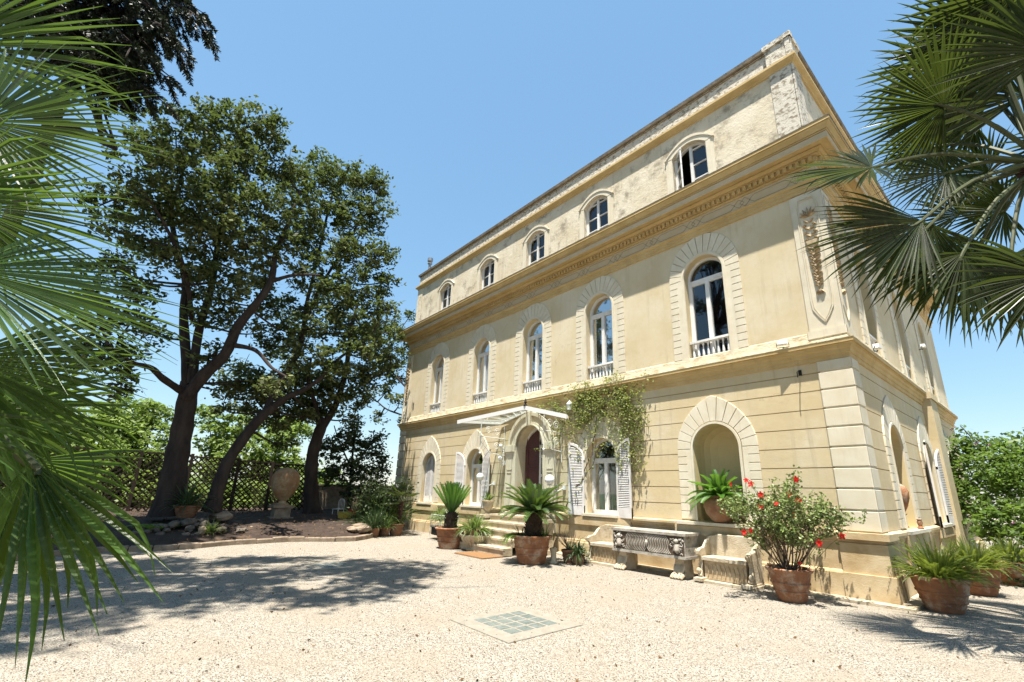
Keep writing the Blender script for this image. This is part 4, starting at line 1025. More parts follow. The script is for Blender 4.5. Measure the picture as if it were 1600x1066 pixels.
# bracket on the wall near the corner
t = thing('wall_bracket', 'small dark iron rod bracket on the wall below the string course near the corner', 'bracket', (-.84,0,3.95))
b = MB(); b.tube([(0,0,0),(0,-.10,.02),(0,-.17,-.02),(0,-.17,-.12)], .010, 6); b.lathe([(.03,-.05),(.03,.05)], (0,-.006,0), 8); b.build('rod', K['iron'], t)
# floodlights on the string course ledge
def flood(loc, rz, label):
    t = thing('floodlight', label, 'floodlight', loc, rz, 'floodlights on the string course')
    b = MB(); b.prism(lambda u, v, w: (u, -w-.02, v), [(-.10,.03),(.10,.03),(.08,.12),(-.08,.12)], 0, .10, .01); b.build('housing', K['whiteiron'], t)
    b = MB(); b.tube([(-.11,-.06,.07),(-.11,-.02,-.01),(.11,-.02,-.01),(.11,-.06,.07)], .008, 5); b.tube([(0,-.02,-.01),(0,.05,-.02)], .012, 5); b.build('yoke', K['iron'], t)
flood((-1.05,-.10,4.50), .3, 'small floodlight on the front ledge near the corner'); flood((.12,1.45,4.52), 1.5, 'white floodlight on the side ledge under the first side window')
flood((.14,7.4,5.9), 1.57, 'small dark floodlight on the side wall between the second and third windows')

# small pot with agave-like leaves and agapanthus clump right of the big cycad
t = thing('potted_agave', 'small terracotta pot of twiggy shoots right of the big cycad', 'potted plant', (-5.98,-1.15,0)); pot(t, .12, .17, .30, 'terra2')
b = MB(); r_ = random.Random(15)
for i in range(26):
    a = r_.uniform(0,6.28); p = Vector((0,0,.25)); d_ = Vector((math.cos(a)*.6, math.sin(a)*.6, 1)).normalized(); pts = [p]
    for k in range(4): d_ = (d_+Vector((r_.gauss(0,.25), r_.gauss(0,.25), .05))).normalized(); p = p + d_*r_.uniform(.09,.17); pts.append(p)
    b.tube(pts, [.009,.007,.006,.005,.002], 4, False)
b.build('shoots', K['twig'], t); b = MB(); tuft(b, (0,0,.27), 14, .35, .03, .03, (30,80), (.3,.9), r_); b.build('leaves', K['strap'], t)
t = thing('strap_leaf_clump', 'low clump of dark strap leaves at the left end of the stone bench', 'plant', (-5.72,-1.12,0)); b = MB(); tuft(b, (0,0,.18), 130, .42, .032, .10, (15,88), (1.2,2.6), r_); b.build('leaves', K['strapd'], t)
b = MB(); b.lathe([(.12,0),(.14,.1),(.15,.2),(.12,.2)], (0,0,0), 18); b.build('pot', K['terra2'], t, True)
t = thing('stone_bollard', 'small weathered stone post beside the big cycad pot', 'post', (-6.1,-1.55,0)); b = MB(); b.lathe([(.10,0),(.11,.04),(.07,.08),(.06,.22),(.09,.30),(.09,.34),(.02,.36)], (0,0,0), 16); b.build('shaft', K['stone'], t, True)

# ------------------------------------------------------------------ skylights with glass blocks
def skylight(cx, cy, s, label):
    t = thing('glass_block_skylight', label, 'skylight', (cx,cy,0), 0, 'glass block skylights set in the gravel')
    b = MB(); h = s/2; b.prism(lambda u, v, w: (u, v, w), [(-h,-h),(h,-h),(h,h),(-h,h)], 0, .012, .004); b.build('slab', K['skystone'], t)
    n = 4; pitch = s*.66/n
    for i in range(n):
        for j in range(n):
            u = -s*.33+pitch*(i+.5); v = -s*.33+pitch*(j+.5); k = pitch*.40
            b = MB(); b.prism(lambda a, c, w: (a, c, w), [(u-k,v-k),(u+k,v-k),(u+k,v+k),(u-k,v+k)], .009, .016, .002); b.build('glass_block', K['block'], t)
K['skystone'] = mat('skylight_concrete', (.345,.315,.255), (.28,.25,.20), 8, .8, .3, 60, c3=(.25,.20,.15), s3=30, t3=(.6,.7))
K['block'] = mat('glass_block_green', (.15,.18,.165), (.25,.28,.26), 9, .25, .1, 30, spec=.6)
skylight(-2.80,-5.46,1.2, 'square skylight of sixteen green glass blocks in the sunlit gravel'); skylight(-8.45,-5.75,1.0, 'farther square glass block skylight in the shade of the trees')

# ------------------------------------------------------------------ vine on the wall
t = thing('climbing_vine', 'sparse climbing vine hanging over the arch of the shuttered window beside the canopy', 'vine', (-6.0,-.05,1.2))
r_ = random.Random(31); b = MB(); lv = MB(); bx = Vector((-6.0,-.05,1.2))
def runner(p, d, L, rad, lean=0.0, dens=5, fall=.0):
    n = int(L/.10)+2; pts = [p.copy()]
    for k in range(n):
        d = (d + Vector((r_.gauss(0,.25), 0, r_.gauss(-fall,.22)))).normalized(); p = p + d*.10
        p.y = -.06 - abs(r_.gauss(0,.035)); 
        if p.z > 4.42: d.z -= .5
        pts.append(p.copy())
        for _ in range(dens): leafq(lv, p + Vector((r_.gauss(0,.06), -abs(r_.gauss(.02,.05)), r_.gauss(0,.06))) - bx, r_.uniform(.03,.058), r_)
    b.tube([q_-bx for q_ in pts], [rad*(1-.6*i/len(pts)) for i in range(len(pts))], 4, False); return pts
main = runner(Vector((-7.1,-.08,1.15)), Vector((.02,0,1)), 2.7, .022, dens=0)
main2 = runner(Vector((-7.0,-.08,1.15)), Vector((.0,0,1)), 2.4, .016, dens=2)
hubs = [Vector((-7.0,-.08,3.9)), Vector((-6.6,-.08,4.15)), Vector((-6.1,-.08,4.1)), Vector((-5.6,-.08,4.2)), Vector((-5.2,-.08,4.0)), Vector((-4.9,-.08,3.9)), Vector((-6.4,-.08,3.7)), Vector((-5.7,-.08,3.8))]
for a_, b_ in zip(hubs[:-1], hubs[1:]): b.tube([a_-bx, a_.lerp(b_,.5)+Vector((0,0,.05))-bx, b_-bx], .012, 4, False)
for h_ in hubs:
    for _ in range(9): runner(h_+Vector((r_.uniform(-.3,.3),0,r_.uniform(-.15,.15))), Vector((r_.uniform(-1,1),0,r_.uniform(-.6,.5))), r_.uniform(.4,.9), .006, dens=5)
for x_ in (-4.8,-4.6,-5.1,-4.9,-4.75,-4.65,-4.9,-5.05,-4.55,-4.85,-7.15,-7.2,-7.0,-5.2,-4.7,-4.95,-6.9): runner(Vector((x_,-.08,3.85+r_.uniform(-.25,.25))), Vector((r_.uniform(-.15,.15),0,-1)), r_.uniform(.8,1.75) if x_ > -6 else r_.uniform(.9,2.0), .005, dens=4, fall=.12)
b.build('stems', K['twig'], t); lv.build('leaves', K['vine'], t)
# ------------------------------------------------------------------ terrain bed and kerb
KP = [at(-260,905,13.0), at(-60,880,14.0), at(60,868,14.9), at(150,861,15.3), at(225,861,15.2), at(300,859,15.3), at(350,853,15.8), at(400,850,16.0), at(450,847,16.3), at(500,847,16.2), at(545,846,16.1), at(575,840,17.0), at(592,832,18.6), at(600,826,20.4)]
KP = [Vector((p.x, p.y, 0)) for p in KP]
def smooth(pts, n=6):
    out = []
    for i in range(len(pts)-1):
        p0, p1, p2, p3 = pts[max(i-1,0)], pts[i], pts[i+1], pts[min(i+2,len(pts)-1)]
        for k in range(n):
            t_ = k/n; out.append(.5*((2*p1)+(p2-p0)*t_+(2*p0-5*p1+4*p2-p3)*t_**2+(3*p1-p0-3*p2+p3)*t_**3))
    return out + [pts[-1]]
KS = smooth(KP)
r_ = random.Random(77)
from mathutils import noise as mnoise
def bedz(d, p):      # height over distance behind the kerb
    return .05 + .56*(1-math.exp(-d/2.1)) + (.05*mnoise.noise(p*.8) + .015*mnoise.noise(p*4))*min(1, d/1.5)
bed = MB(); rows = []
for p in KS:
    dr_ = Vector((p.x-CAM.x, p.y-CAM.y, 0)).normalized(); row = []
    for d in (0,.12,.3,.6,1,1.5,2,2.6,3.3,4,5,6,7,8.5,10,13,17): q_ = p + dr_*d; row.append((q_.x, q_.y, .03 if d == 0 else bedz(d, q_)))
    rows.append(row)
for i in range(len(rows)-1):
    for j in range(len(rows[0])-1): bed.q(rows[i][j], rows[i+1][j], rows[i+1][j+1], rows[i][j+1])
tag(bed.build('earth_bed', K['earth'], None, True), None, kind='structure')
kb = thing('stone_kerb', 'low curved kerb of rough stone blocks edging the shaded earth bed', 'kerb', tuple(KS[20])); 
seg = []; acc = 0; last = KS[0]
for i in range(len(KS)-1):
    acc += (KS[i+1]-KS[i]).length
    if acc > .42: seg.append((last, KS[i+1])); last = KS[i+1]; acc = 0
b = MB()
for a, b_ in seg:
    if (b_-a).length < .15: continue
    d_ = (b_-a).normalized(); n_ = Vector((-d_.y, d_.x, 0)); h = .13 + r_.uniform(-.015,.02); w = .085; g_ = .008; o_ = r_.uniform(-.012,.012)
    P4 = [a+d_*g_-n_*(w+o_), b_-d_*g_-n_*(w-o_), b_-d_*g_+n_*w, a+d_*g_+n_*w]
    b.prism(lambda u, v, w_: (u, v, w_), [(p.x,p.y) for p in P4], -.02, h, .02)
b.build('kerb_blocks', K['kerb'], kb, world=True)

# ------------------------------------------------------------------ trees
def crown(lv, blobs, dens, leaf, r, clump=.38, per=34, up=.3, big=False):
    """blobs: (centre, radius, squash). leaves sit in small clumps near each blob's surface"""
    for c, rad, sq in blobs:
        n = int(dens*rad*rad)
        for _ in range(n):
            d = Vector((r.gauss(0,1), r.gauss(0,1), r.gauss(0,1))).normalized()
            cc = c + Vector((d.x, d.y, d.z*sq))*rad*(r.random()**.33)
            cr = clump*r.uniform(.5,1.15)
            for _ in range(int(per*r.uniform(.5,1.2))):
                o_ = Vector((r.gauss(0,.42), r.gauss(0,.42), r.gauss(0,.30)))*cr
                leafs(lv, cc+o_, leaf*r.uniform(.7,1.25), r)
def limb(mb, pts, r0, r1, n=9, wob=.0, r=rnd, flare=0):
    P = smooth([Vector(p) for p in pts], 5); m_ = len(P)
    rad = []
    for i in range(m_):
        t_ = i/(m_-1); q_ = r0+(r1-r0)*t_; q_ *= 1 + flare*math.exp(-t_*m_/5*2.2); rad.append(q_*(1+.05*math.sin(i*1.7)))
    mb.tube(P, rad, n, True); return P
def twigs(mb, starts, ends, r, rad=.045):
    for c in ends:
        s_ = min(starts, key=lambda q_: (q_-c).length + .35*max(0, q_.z-c.z)*2); L = (c-s_).length
        if L < .3: continue
        mid = s_.lerp(c,.5) + Vector((r.gauss(0,.08)*L, r.gauss(0,.08)*L, -.06*L))
        mb.tube(smooth([s_, mid, c + (c-mid)*.35], 4), [rad*(1-.085*i) for i in range(9)], 6, False)

def pxblobs(lst, r):
    out = []
    for (u, v, rp, d) in lst:
        c = at(u, v, d); rad = rp/FPX*(c-CAM).length*.93
        out.append((c, rad, .85))
    return out
TG = 'holm oaks standing in the shaded bed'
def tree(name, label, cat, base, limbs, blobs, mat_leaf, dens, leaf, seed, group=None, per=34, clump=.38, twr=.045, bark='bark', flare=.5):
    r = random.Random(seed); t = thing(name, label, cat, tuple(base), 0, group)
    tr = MB(); pts_all = []
    for i, (pts, r0, r1) in enumerate(limbs):
        P = limb(tr, pts, r0, r1, 12 if i == 0 else 9, flare=flare if i == 0 else 0); pts_all += P[len(P)//4 if i else len(P)//2:]
    twigs(tr, pts_all, [c for c, _, _ in blobs], r, twr)
    sub = []
    for c, rad, _ in blobs:
        for _k in range(3): sub.append(c + Vector((r.gauss(0,.5), r.gauss(0,.5), r.gauss(0,.4)))*rad)
    twigs(tr, [c for c, _, _ in blobs], sub, r, twr*.45)
    tr.build('trunk', K[bark], t, True, world=True)
    lv = MB(); crown(lv, blobs, dens, leaf, r, clump, per); lv.build('crown', K[mat_leaf], t, world=True)
    return t
d1 = 18.5
b1 = at(264,800,d1)
L1 = [([at(262,806,d1), at(272,740,d1), at(281,690,d1+.1), at(290,640,d1+.2), at(297,597,d1+.3)], 0.350, 0.258),
      ([at(293,640,d1+.1), at(292,580,d1+.3), at(287,500,d1+.6), at(290,440,d1+.9), at(277,390,d1+1.2), at(268,330,d1+1.4), at(285,270,d1+1.2)], 0.182, 0.053),
      ([at(290,622,d1), at(320,585,d1-.4), at(352,553,d1-.8), at(372,510,d1-1), at(398,478,d1-1.2), at(423,440,d1-1.2), at(431,395,d1-1), at(450,350,d1-.8), at(468,300,d1-.6)], 0.205, 0.053),
      ([at(300,600,d1), at(310,520,d1+.2), at(330,450,d1+.2), at(340,380,d1), at(352,300,d1), at(360,240,d1)], 0.152, 0.038),
      ([at(285,612,d1), at(255,592,d1-.6), at(236,575,d1-1.2), at(205,566,d1-1.9), at(170,540,d1-2.4)], 0.122, 0.038),
      ([at(368,540,d1-1), at(400,548,d1-1.4), at(425,575,d1-1.9), at(450,590,d1-2.3)], 0.084, 0.030),
      ([at(300,500,d1), at(290,430,d1-.8), at(262,360,d1-1.5), at(225,300,d1-1.8)], 0.084, 0.030),
      ([at(423,440,d1-1.2), at(460,430,d1-1.6), at(500,430,d1-1.8)], 0.076, 0.030)]
B1 = pxblobs([(275,215,42,d1),(330,205,42,d1+.3),(385,200,38,d1),(432,212,28,d1-.4),(235,250,36,d1-.5),(300,262,46,d1-1),(360,262,44,d1-.5),(410,255,40,d1),
    (225,310,38,d1-1.2),(270,330,42,d1-.2),(320,330,46,d1-1.2),(372,320,46,d1-1),(425,320,40,d1-1.4),(455,270,26,d1-.3),(215,370,38,d1-1.5),(250,400,30,d1+1),(330,390,46,d1-.9),(385,385,44,d1-1.2),(440,375,36,d1-1.4),
    (345,440,40,d1-.9),(395,430,32,d1+1.2),(345,500,34,d1-.4),(330,555,24,d1-.5),(215,440,28,d1-1.5),(205,505,26,d1-1.8),(170,545,30,d1-2.2),(240,520,18,d1),(430,600,22,d1-2.2),(405,520,18,d1+.8),(180,420,30,d1-1.6),(150,480,30,d1-2),(300,440,26,d1+1),(410,480,24,d1+1),(385,600,26,d1+1.4),(360,610,22,d1+1.6),(420,590,26,d1+1.2),(190,600,24,d1-1.5),(450,520,24,d1+1),(150,560,30,d1-1.2),(160,320,26,d1)], None)
tree('holm_oak', 'largest dark holm oak with forked trunk, left of the leaning one', 'tree', b1, L1, B1, 'oak', 37, .11, 101, TG)
d2 = 19.8
b2 = at(372,797,d2)
L2 = [([at(330,800,d2-1.6), at(345,750,d2-1.5), at(361,713,d2-1.3), at(398,663,d2-1), at(424,637,d2-.8)], 0.198, 0.152),
      ([at(420,642,d2-.8), at(446,622,d2-.9), at(472,610,d2-1), at(500,592,d2-1.1), at(530,560,d2-1.2), at(560,540,d2-1.3)], 0.129, 0.038),
      ([at(412,650,d2-.8), at(432,605,d2-.6), at(450,578,d2-.5), at(470,540,d2-.4), at(478,480,d2-.3), at(490,430,d2-.2), at(508,350,d2), at(520,300,d2)], 0.129, 0.038),
      ([at(478,500,d2-.3), at(500,450,d2-.6), at(530,400,d2-.8), at(560,350,d2-.8), at(585,320,d2-.8)], 0.076, 0.023)]
B2 = pxblobs([(500,265,34,d2),(465,300,30,d2-.3),(530,290,36,d2-.4),(565,285,32,d2-.6),(590,290,22,d2-.9),(500,330,38,d2-.8),(545,340,38,d2-1),(585,335,32,d2-1),
    (470,360,34,d2-1),(515,390,38,d2-1.2),(560,395,38,d2-1.3),(598,400,24,d2-1.2),(480,430,32,d2-1.2),(530,450,38,d2-1.4),(575,450,36,d2-1.5),(605,440,18,d2-1.4),
    (455,480,26,d2+.5),(500,500,34,d2-1.2),(550,505,38,d2-1.5),(595,485,26,d2-1.6),(430,540,22,d2+.3),(470,555,30,d2-1.2),(520,560,36,d2-1.6),(570,545,30,d2-1.8),(400,625,28,d2+.8),(380,575,22,d2+1),(440,650,24,d2+.9),(475,650,20,d2+.6),(425,610,28,d2+1.5),(460,620,26,d2+1.6),(395,650,20,d2+1.8),(440,690,16,d2+2),(350,640,18,d2+2),(460,585,24,d2+2),(430,660,20,d2+2.2),(360,600,18,d2+2.2),(500,640,20,d2+2.2)], None)
tree('holm_oak', 'dark holm oak whose slim trunk leans strongly to the right', 'tree', L2[0][0][0], L2, B2, 'oak', 38, .11, 102, TG)
d3 = 21.5
L3 = [([at(488,806,d3), at(486,760,d3), at(488,715,d3), at(498,678,d3), at(508,655,d3+.1)], 0.274, 0.213),
      ([at(503,668,d3), at(521,640,d3), at(534,605,d3), at(542,570,d3), at(548,520,d3-.2), at(560,470,d3-.4)], 0.167, 0.061),
      ([at(500,672,d3), at(492,630,d3-.2), at(482,600,d3-.4), at(486,560,d3-.6)], 0.114, 0.046),
      ([at(538,590,d3), at(575,590,d3-.6), at(605,585,d3-1)], 0.053, 0.023)]
B3 = pxblobs([(500,590,34,d3),(545,590,34,d3-.5),(490,630,26,d3+.6),(530,630,22,d3-.7),(580,590,28,d3-.6),(610,560,22,d3-.6),(560,520,34,d3+.4),(600,520,28,d3+.3),(460,600,26,d3+.6),(520,470,34,d3+.8),(450,560,22,d3+1.2),(560,620,20,d3+.5),(470,640,24,d3+1),(520,600,28,d3+1),(590,560,26,d3+.6),(545,655,14,d3),(620,520,18,d3+1),(470,510,26,d3+1.5)], None)
tree('holm_oak', 'dark holm oak with straight trunk, right of the tall stone urn', 'tree', at(488,806,d3), L3, B3, 'oak', 40, .115, 103, TG)
# pine like tree behind the left end of the villa
d4 = 26
L4 = [([Vector((-22.0,6.0,-.5)), Vector((-21.7,5.2,2.5)), Vector((-21.5,4.4,5.5)), Vector((-21.6,3.8,8))], .22, .08), ([at(655,660,24), at(632,650,25), at(605,640,25.5), at(590,628,25.8)], .06, .03), ([at(650,620,25), at(620,590,25.5), at(600,560,26)], .06, .03)]
B4 = pxblobs([(615,505,16,d4),(640,495,12,d4),(600,545,22,d4),(630,545,24,d4),(610,585,22,d4),(640,590,18,d4),(625,625,16,d4-.5),(605,612,14,d4),(655,560,14,d4+1),(632,655,10,d4-.7),(590,652,12,d4),(578,618,12,d4)], None)
tree('pine_tree', 'pale green pine reaching out from behind the left end of the villa', 'tree', (-22.0,6.0,-.5), L4, B4, 'oak', 44, .11, 104, None, per=26)
# small leafy tree at the end of the bed
d5 = 22.5
L5 = [([at(545,800,d5), at(548,750,d5), at(552,700,d5), at(560,655,d5)], .07, .03), ([at(548,740,d5), at(575,700,d5), at(595,680,d5)], .04, .02), ([at(548,730,d5), at(530,690,d5), at(522,665,d5)], .04, .02)]
B5 = pxblobs([(520,700,22,d5),(545,690,24,d5-.3),(575,695,22,d5),(592,712,18,d5),(555,660,14,d5),(558,635,9,d5),(590,680,12,d5),(530,730,24,d5-.4),(565,735,26,d5-.5),(595,740,16,d5),(512,745,16,d5),(550,765,20,d5-.6),(585,765,18,d5-.6)], None)
tree('small_tree', 'small leafy tree behind the low wall, left of the villa', 'tree', at(545,800,d5), L5, B5, 'oakd', 75, .11, 105, None, per=22, clump=.3, twr=.02)
# bright shrubs beyond the lattice fence
def shrub(base, blobs, label, m_, seed, name='bush', cat='bush', group='sunlit bushes beyond the lattice fence', leaf=.14, dens=46, per=30):
    r = random.Random(seed); t = thing(name, label, cat, tuple(base), 0, group); tr = MB()
    ends = [c for c, _, _ in blobs]
    for c in ends: tr.tube(smooth([Vector(base)+Vector((r.gauss(0,.1), r.gauss(0,.1), 0)), Vector(base).lerp(c,.5)+Vector((r.gauss(0,.2), r.gauss(0,.2), 0)), c], 3), [.05,.045,.04,.035,.03,.02,.012], 5, False)
    tr.build('stems', K['bark'], t, world=True)
    lv = MB(); crown(lv, blobs, dens, leaf, r, .42, per); lv.build('leaves', K[m_], t, world=True)
for k, (bu, lst, lab) in enumerate([
    (60, [(20,640,50,27),(70,680,50,27),(10,720,50,26),(90,740,40,26),(40,770,30,25),(100,775,28,25.5)], 'bright bush beyond the fence, behind the left palm leaves'),
    (190, [(165,665,34,28),(205,650,32,28),(180,700,36,27),(225,690,34,27),(240,655,22,28),(150,720,30,26),(205,735,30,26.5),(245,730,26,26),(160,770,30,25.5),(215,775,28,25.5),(255,775,24,25.5)], 'bright bush beyond the fence, left of the forked oak trunk'),
    (350, [(340,690,30,28),(375,665,28,28),(345,730,28,27),(385,710,30,27),(325,650,18,28),(400,745,24,27),(330,775,26,25.5),(375,775,26,25.5)], 'bright bush beyond the fence, between the forked and the leaning trunk'),
    (440, [(430,700,30,27),(460,675,26,28),(415,735,26,27),(455,730,30,27),(440,665,20,29),(470,760,22,26),(420,775,24,25.5),(455,780,22,25.5),(490,755,16,26.5)], 'bright bush beyond the fence, behind the stone urn')]):
    b0 = at(bu, 800, 27); b0.z = -.2
    shrub(b0, pxblobs(lst, None), lab, 'bush', 200+k)
# low shrub mass beyond the rail, gap at the right of the oaks
b0 = at(510,790,27); b0.z = -.5
shrub(b0, pxblobs([(505,770,16,26),(530,775,18,26),(560,780,18,26),(590,775,16,26),(612,780,14,25)], None), 'low bright bush beyond the low rail at the end of the bed', 'bush', 210, group=None)
# far wood beyond the terrace
lv = MB(); r_ = random.Random(5); fb = []
for i in range(34):
    u = -240 + i*28; d_ = r_.uniform(42,60); c = at(u, 752, d_); c.z = r_.uniform(-2.5,.2); fb.append((c, r_.uniform(3.0,4.2), .9))
crown(lv, fb, 6, .42, r_, 1.0, 26); tag(lv.build('distant_wood', K['bush']), 'band of distant trees below the terrace', 'trees', kind='stuff')
def pix(P):
    d = Vector(P)-CAM; z = -d.dot(BK)
    return (830.38+FPX*d.dot(RT)/z, 556.7-FPX*d.dot(UP)/z) if z > .3 else (9999, 9999)
# conifer overhead on the left, with drooping tufted branches
r_ = random.Random(42)
cb = at(-170,800,16.5); cb.z = 0; t = thing('tall_conifer', 'tall dark conifer with tufted branch ends above the left palm', 'tree', tuple(cb))
tr = MB(); limb(tr, [cb+Vector((0,0,-.1)), cb+Vector((.05,.1,4)), cb+Vector((.1,.1,9)), cb+Vector((.2,.2,15)), cb+Vector((.2,.2,23))], .24, .08, 12, flare=.4)
nd = MB()
def tuftc(p, d, L, n_=120):
    """tufted branchlet: needles all round an axis"""
    d = d.normalized(); a = d.cross(Vector((0,0,1)));  a = a.normalized() if a.length > .05 else Vector((1,0,0)); c = d.cross(a)
    tr.tube([p, p+d*L], [.014,.006], 4, False)
    for k in range(n_):
        t_ = r_.random(); an = r_.uniform(0,6.283); e = a*math.cos(an)+c*math.sin(an); q_ = p+d*L*t_; dr = (e + d*r_.uniform(.5,1.3)).normalized(); ln = r_.uniform(.10,.17)*(1-.3*t_); s_ = dr.cross(e.cross(dr) if e.cross(dr).length > .01 else a).normalized()
        w_ = dr.cross(Vector((r_.gauss(0,1), r_.gauss(0,1), r_.gauss(0,1)))).normalized()*.011
        i = len(nd.v); nd.v += [tuple(q_-w_), tuple(q_+w_), tuple(q_+dr*ln*.7+w_), tuple(q_+dr*ln), tuple(q_+dr*ln*.7-w_)]; nd.f.append((i,i+1,i+2,i+3,i+4))
def cbranch(p0, p1, n_t, rad=.07, sag=.5):
    L = (p1-p0).length; mid = p0.lerp(p1,.5)+Vector((0,0,sag)); P = smooth([p0, mid, p1], 5); tr.tube(P, [rad*(1-.8*i/len(P)) for i in range(len(P))], 6, False)
    for k in range(n_t):
        t_ = r_.uniform(.25,1)**.8; i = min(len(P)-2, int(t_*(len(P)-1))); q_ = P[i].lerp(P[i+1], r_.random()); d_ = (P[i+1]-P[i]).normalized(); s_ = d_.cross(Vector((0,0,1))).normalized()*r_.choice((-1,1))
        dd = (d_*r_.uniform(.2,1)+s_*r_.uniform(.2,1)+Vector((0,0,r_.uniform(-.9,.1)))).normalized(); l1 = r_.uniform(.3,.9); e_ = q_+dd*l1
        tr.tube([q_, e_], [.02,.012], 4, False); tuftc(e_, (dd+Vector((0,0,-.5))).normalized(), r_.uniform(.3,.5), 90)
    tuftc(P[-1], (P[-1]-P[-2]).normalized()+Vector((0,0,-.2)), .5, 110)
tgt = [(318,32,14.5),(270,60,14.3),(235,95,14),(215,130,14),(240,20,14.6),(200,40,14),(190,90,14),(160,60,14.5),(150,20,14),(130,90,14.2),(180,5,14.5),(225,-20,15),(120,40,13.6),(100,10,13.4),(170,120,14.8),(140,130,14.4),(90,60,13.2),(60,20,13.2),(280,-30,15.5),(200,-60,15),(120,-50,14),(255,40,13.6),(210,70,13.4),(165,95,15.6),(300,10,15.2),(230,60,15.6)]
for (u, v, d_) in tgt:
    p1 = at(u, v, d_); z0 = p1.z + r_.uniform(-.3,1.6); cbranch(Vector((cb.x+.15, cb.y+.1, z0)), p1, 34, .07, r_.uniform(.3,.8))
for i in range(30):
    a = r_.uniform(0,6.283); z = r_.uniform(12,20); L = r_.uniform(2.2,4.6)*(1-.4*(z-12)/9); p0 = Vector((cb.x+.1, cb.y+.1, z)); p1 = p0+Vector((math.cos(a)*L, math.sin(a)*L, -.6)); pu, pv = pix(p1)
    if -50 < pu < 9000 and (pv > 120 or (pu > 300 and pv > -60)): continue
    cbranch(p0, p1, 22, .06, .5)
tr.build('trunk', K['bark'], t, True, world=True); nd.build('needles', K['conif'], t, world=True)

# trees standing behind the photographer: they show in the window panes and shade the gravel
for k, (x, y, h, rd) in enumerate([(-16,-24,9,4.4),(-8,-27,10,4.8),(1,-29,9.5,4.6),(10,-28,9,4.4),(18,-22,8,4.2),(-23,-19,9,4.2)]):
    r = random.Random(300+k); base = Vector((x,y,0)); limbs = [([base, base+Vector((.2,.1,h*.3)), base+Vector((.1,.3,h*.65))], .35, .15)]
    bl = [(base+Vector((r.uniform(-1,1)*rd*.7, r.uniform(-1,1)*rd*.7, h*.3+r.uniform(.1,.95)*h*.8)), r.uniform(1.4,2.3), .85) for _ in range(15)]
    tree('garden_oak', ['broad oak on the garden side facing the front door','broad oak on the garden side facing the middle windows','broad oak on the garden side facing the vine','broad oak on the garden side facing the niche','broad oak on the garden side beyond the corner','broad oak on the garden side at the far left'][k], 'tree', base, limbs, bl, 'oakd', 5, .26, 310+k, 'oaks behind the photographer', per=22, clump=.8)
# unseen tree on the left, crown shaped out of view to shade the gravel
r = random.Random(55); base = Vector((-9.5,-17.5,0))
bl = []
for _ in range(210):
    gx, gy, hz = r.uniform(-17,-5.4), r.uniform(-10.2,-4.2), r.uniform(10,17)
    if gy > -4.9 and gx < -11: continue
    if gx > -7.6 and r.random() < .45: continue
    if mnoise.noise(Vector((gx*.35, gy*.9, 3.3))) < -.12: continue
    bl.append((Vector((gx+.137*hz, gy-.244*hz, hz)), r.uniform(.45,.95), .6))
def hidden(P):
    u, v = pix(P); return not (-200 < u < 1700 and -130 < v < 1100) or (u < 120 and v < 0)
bl = [b_ for b_ in bl if hidden(b_[0])]
tree('shade_oak', 'unseen oak at the far left, its high crown shaped to shade the gravel', 'tree', base, [([base, base+Vector((.2,.5,4)), base+Vector((.3,2,8)), base+Vector((.5,4,10.5))], .4, .15), ([base+Vector((.3,2,8)), base+Vector((-3,5,10)), base+Vector((-5,6,11))], .18,.06)], bl, 'oakd', 20, .13, 321, None, per=30, clump=.5)

# hedge and climber at the right
def hedge(lst, base, label, m_, seed, leaf=.085, dens=60, flowers=0):
    r = random.Random(seed); t = thing('flowering_hedge', label, 'hedge', tuple(base), 0, 'hedge plants right of the villa'); tr = MB(); bl = pxblobs(lst, None)
    for c, rad, _ in bl: tr.tube(smooth([Vector(base), Vector(base).lerp(c,.5)+Vector((r.gauss(0,.2), r.gauss(0,.2), 0)), c], 3), [.05,.045,.04,.03,.025,.02,.012], 5, False)
    tr.build('stems', K['bark'], t, world=True); lv = MB(); crown(lv, bl, dens, leaf, r, .30, 30); lv.build('leaves', K[m_], t, world=True)
    if flowers:
        f = MB()
        for _ in range(flowers):
            c, rad, _s = r.choice(bl); d = (CAM - c).normalized(); d = (d+Vector((r.gauss(0,.6), r.gauss(0,.6), r.gauss(0,.6)))).normalized(); p = c+d*rad*1.02
            for _k in range(6): leafs(f, p+Vector((r.gauss(0,.035),)*3), .05, r)
        f.build('blossoms', K['pink'], t, world=True)
hedge([(1500,735,30,19),(1530,725,28,19),(1492,790,26,19),(1525,780,34,18.5),(1505,700,16,19),(1500,665,7,19),(1510,690,12,19),(1545,705,18,19)], (1.9,8.6,0), 'tall flowering hedge plant with a single shoot sticking up, touching the villa side', 'bush2', 401, flowers=10)
hedge([(1565,720,30,18),(1590,760,34,17.5),(1560,770,32,18),(1600,710,26,18),(1580,700,18,18.5),(1555,820,32,17),(1600,820,34,16.5)], (3.6,7.5,0), 'tall flowering hedge plant in the middle of the hedge', 'bush2', 402, flowers=10)
hedge([(1640,740,45,17),(1650,820,45,16),(1625,700,24,18),(1700,740,50,16),(1700,830,50,15)], (6.2,5.8,0), 'tall flowering hedge plant at the right end of the hedge', 'bush2', 403, flowers=6)
hedge([(1595,880,22,15),(1620,895,25,14),(1560,880,14,16)], (2.6,4.6,0), 'low dark shrub at the foot of the hedge', 'oakd', 404, .07)

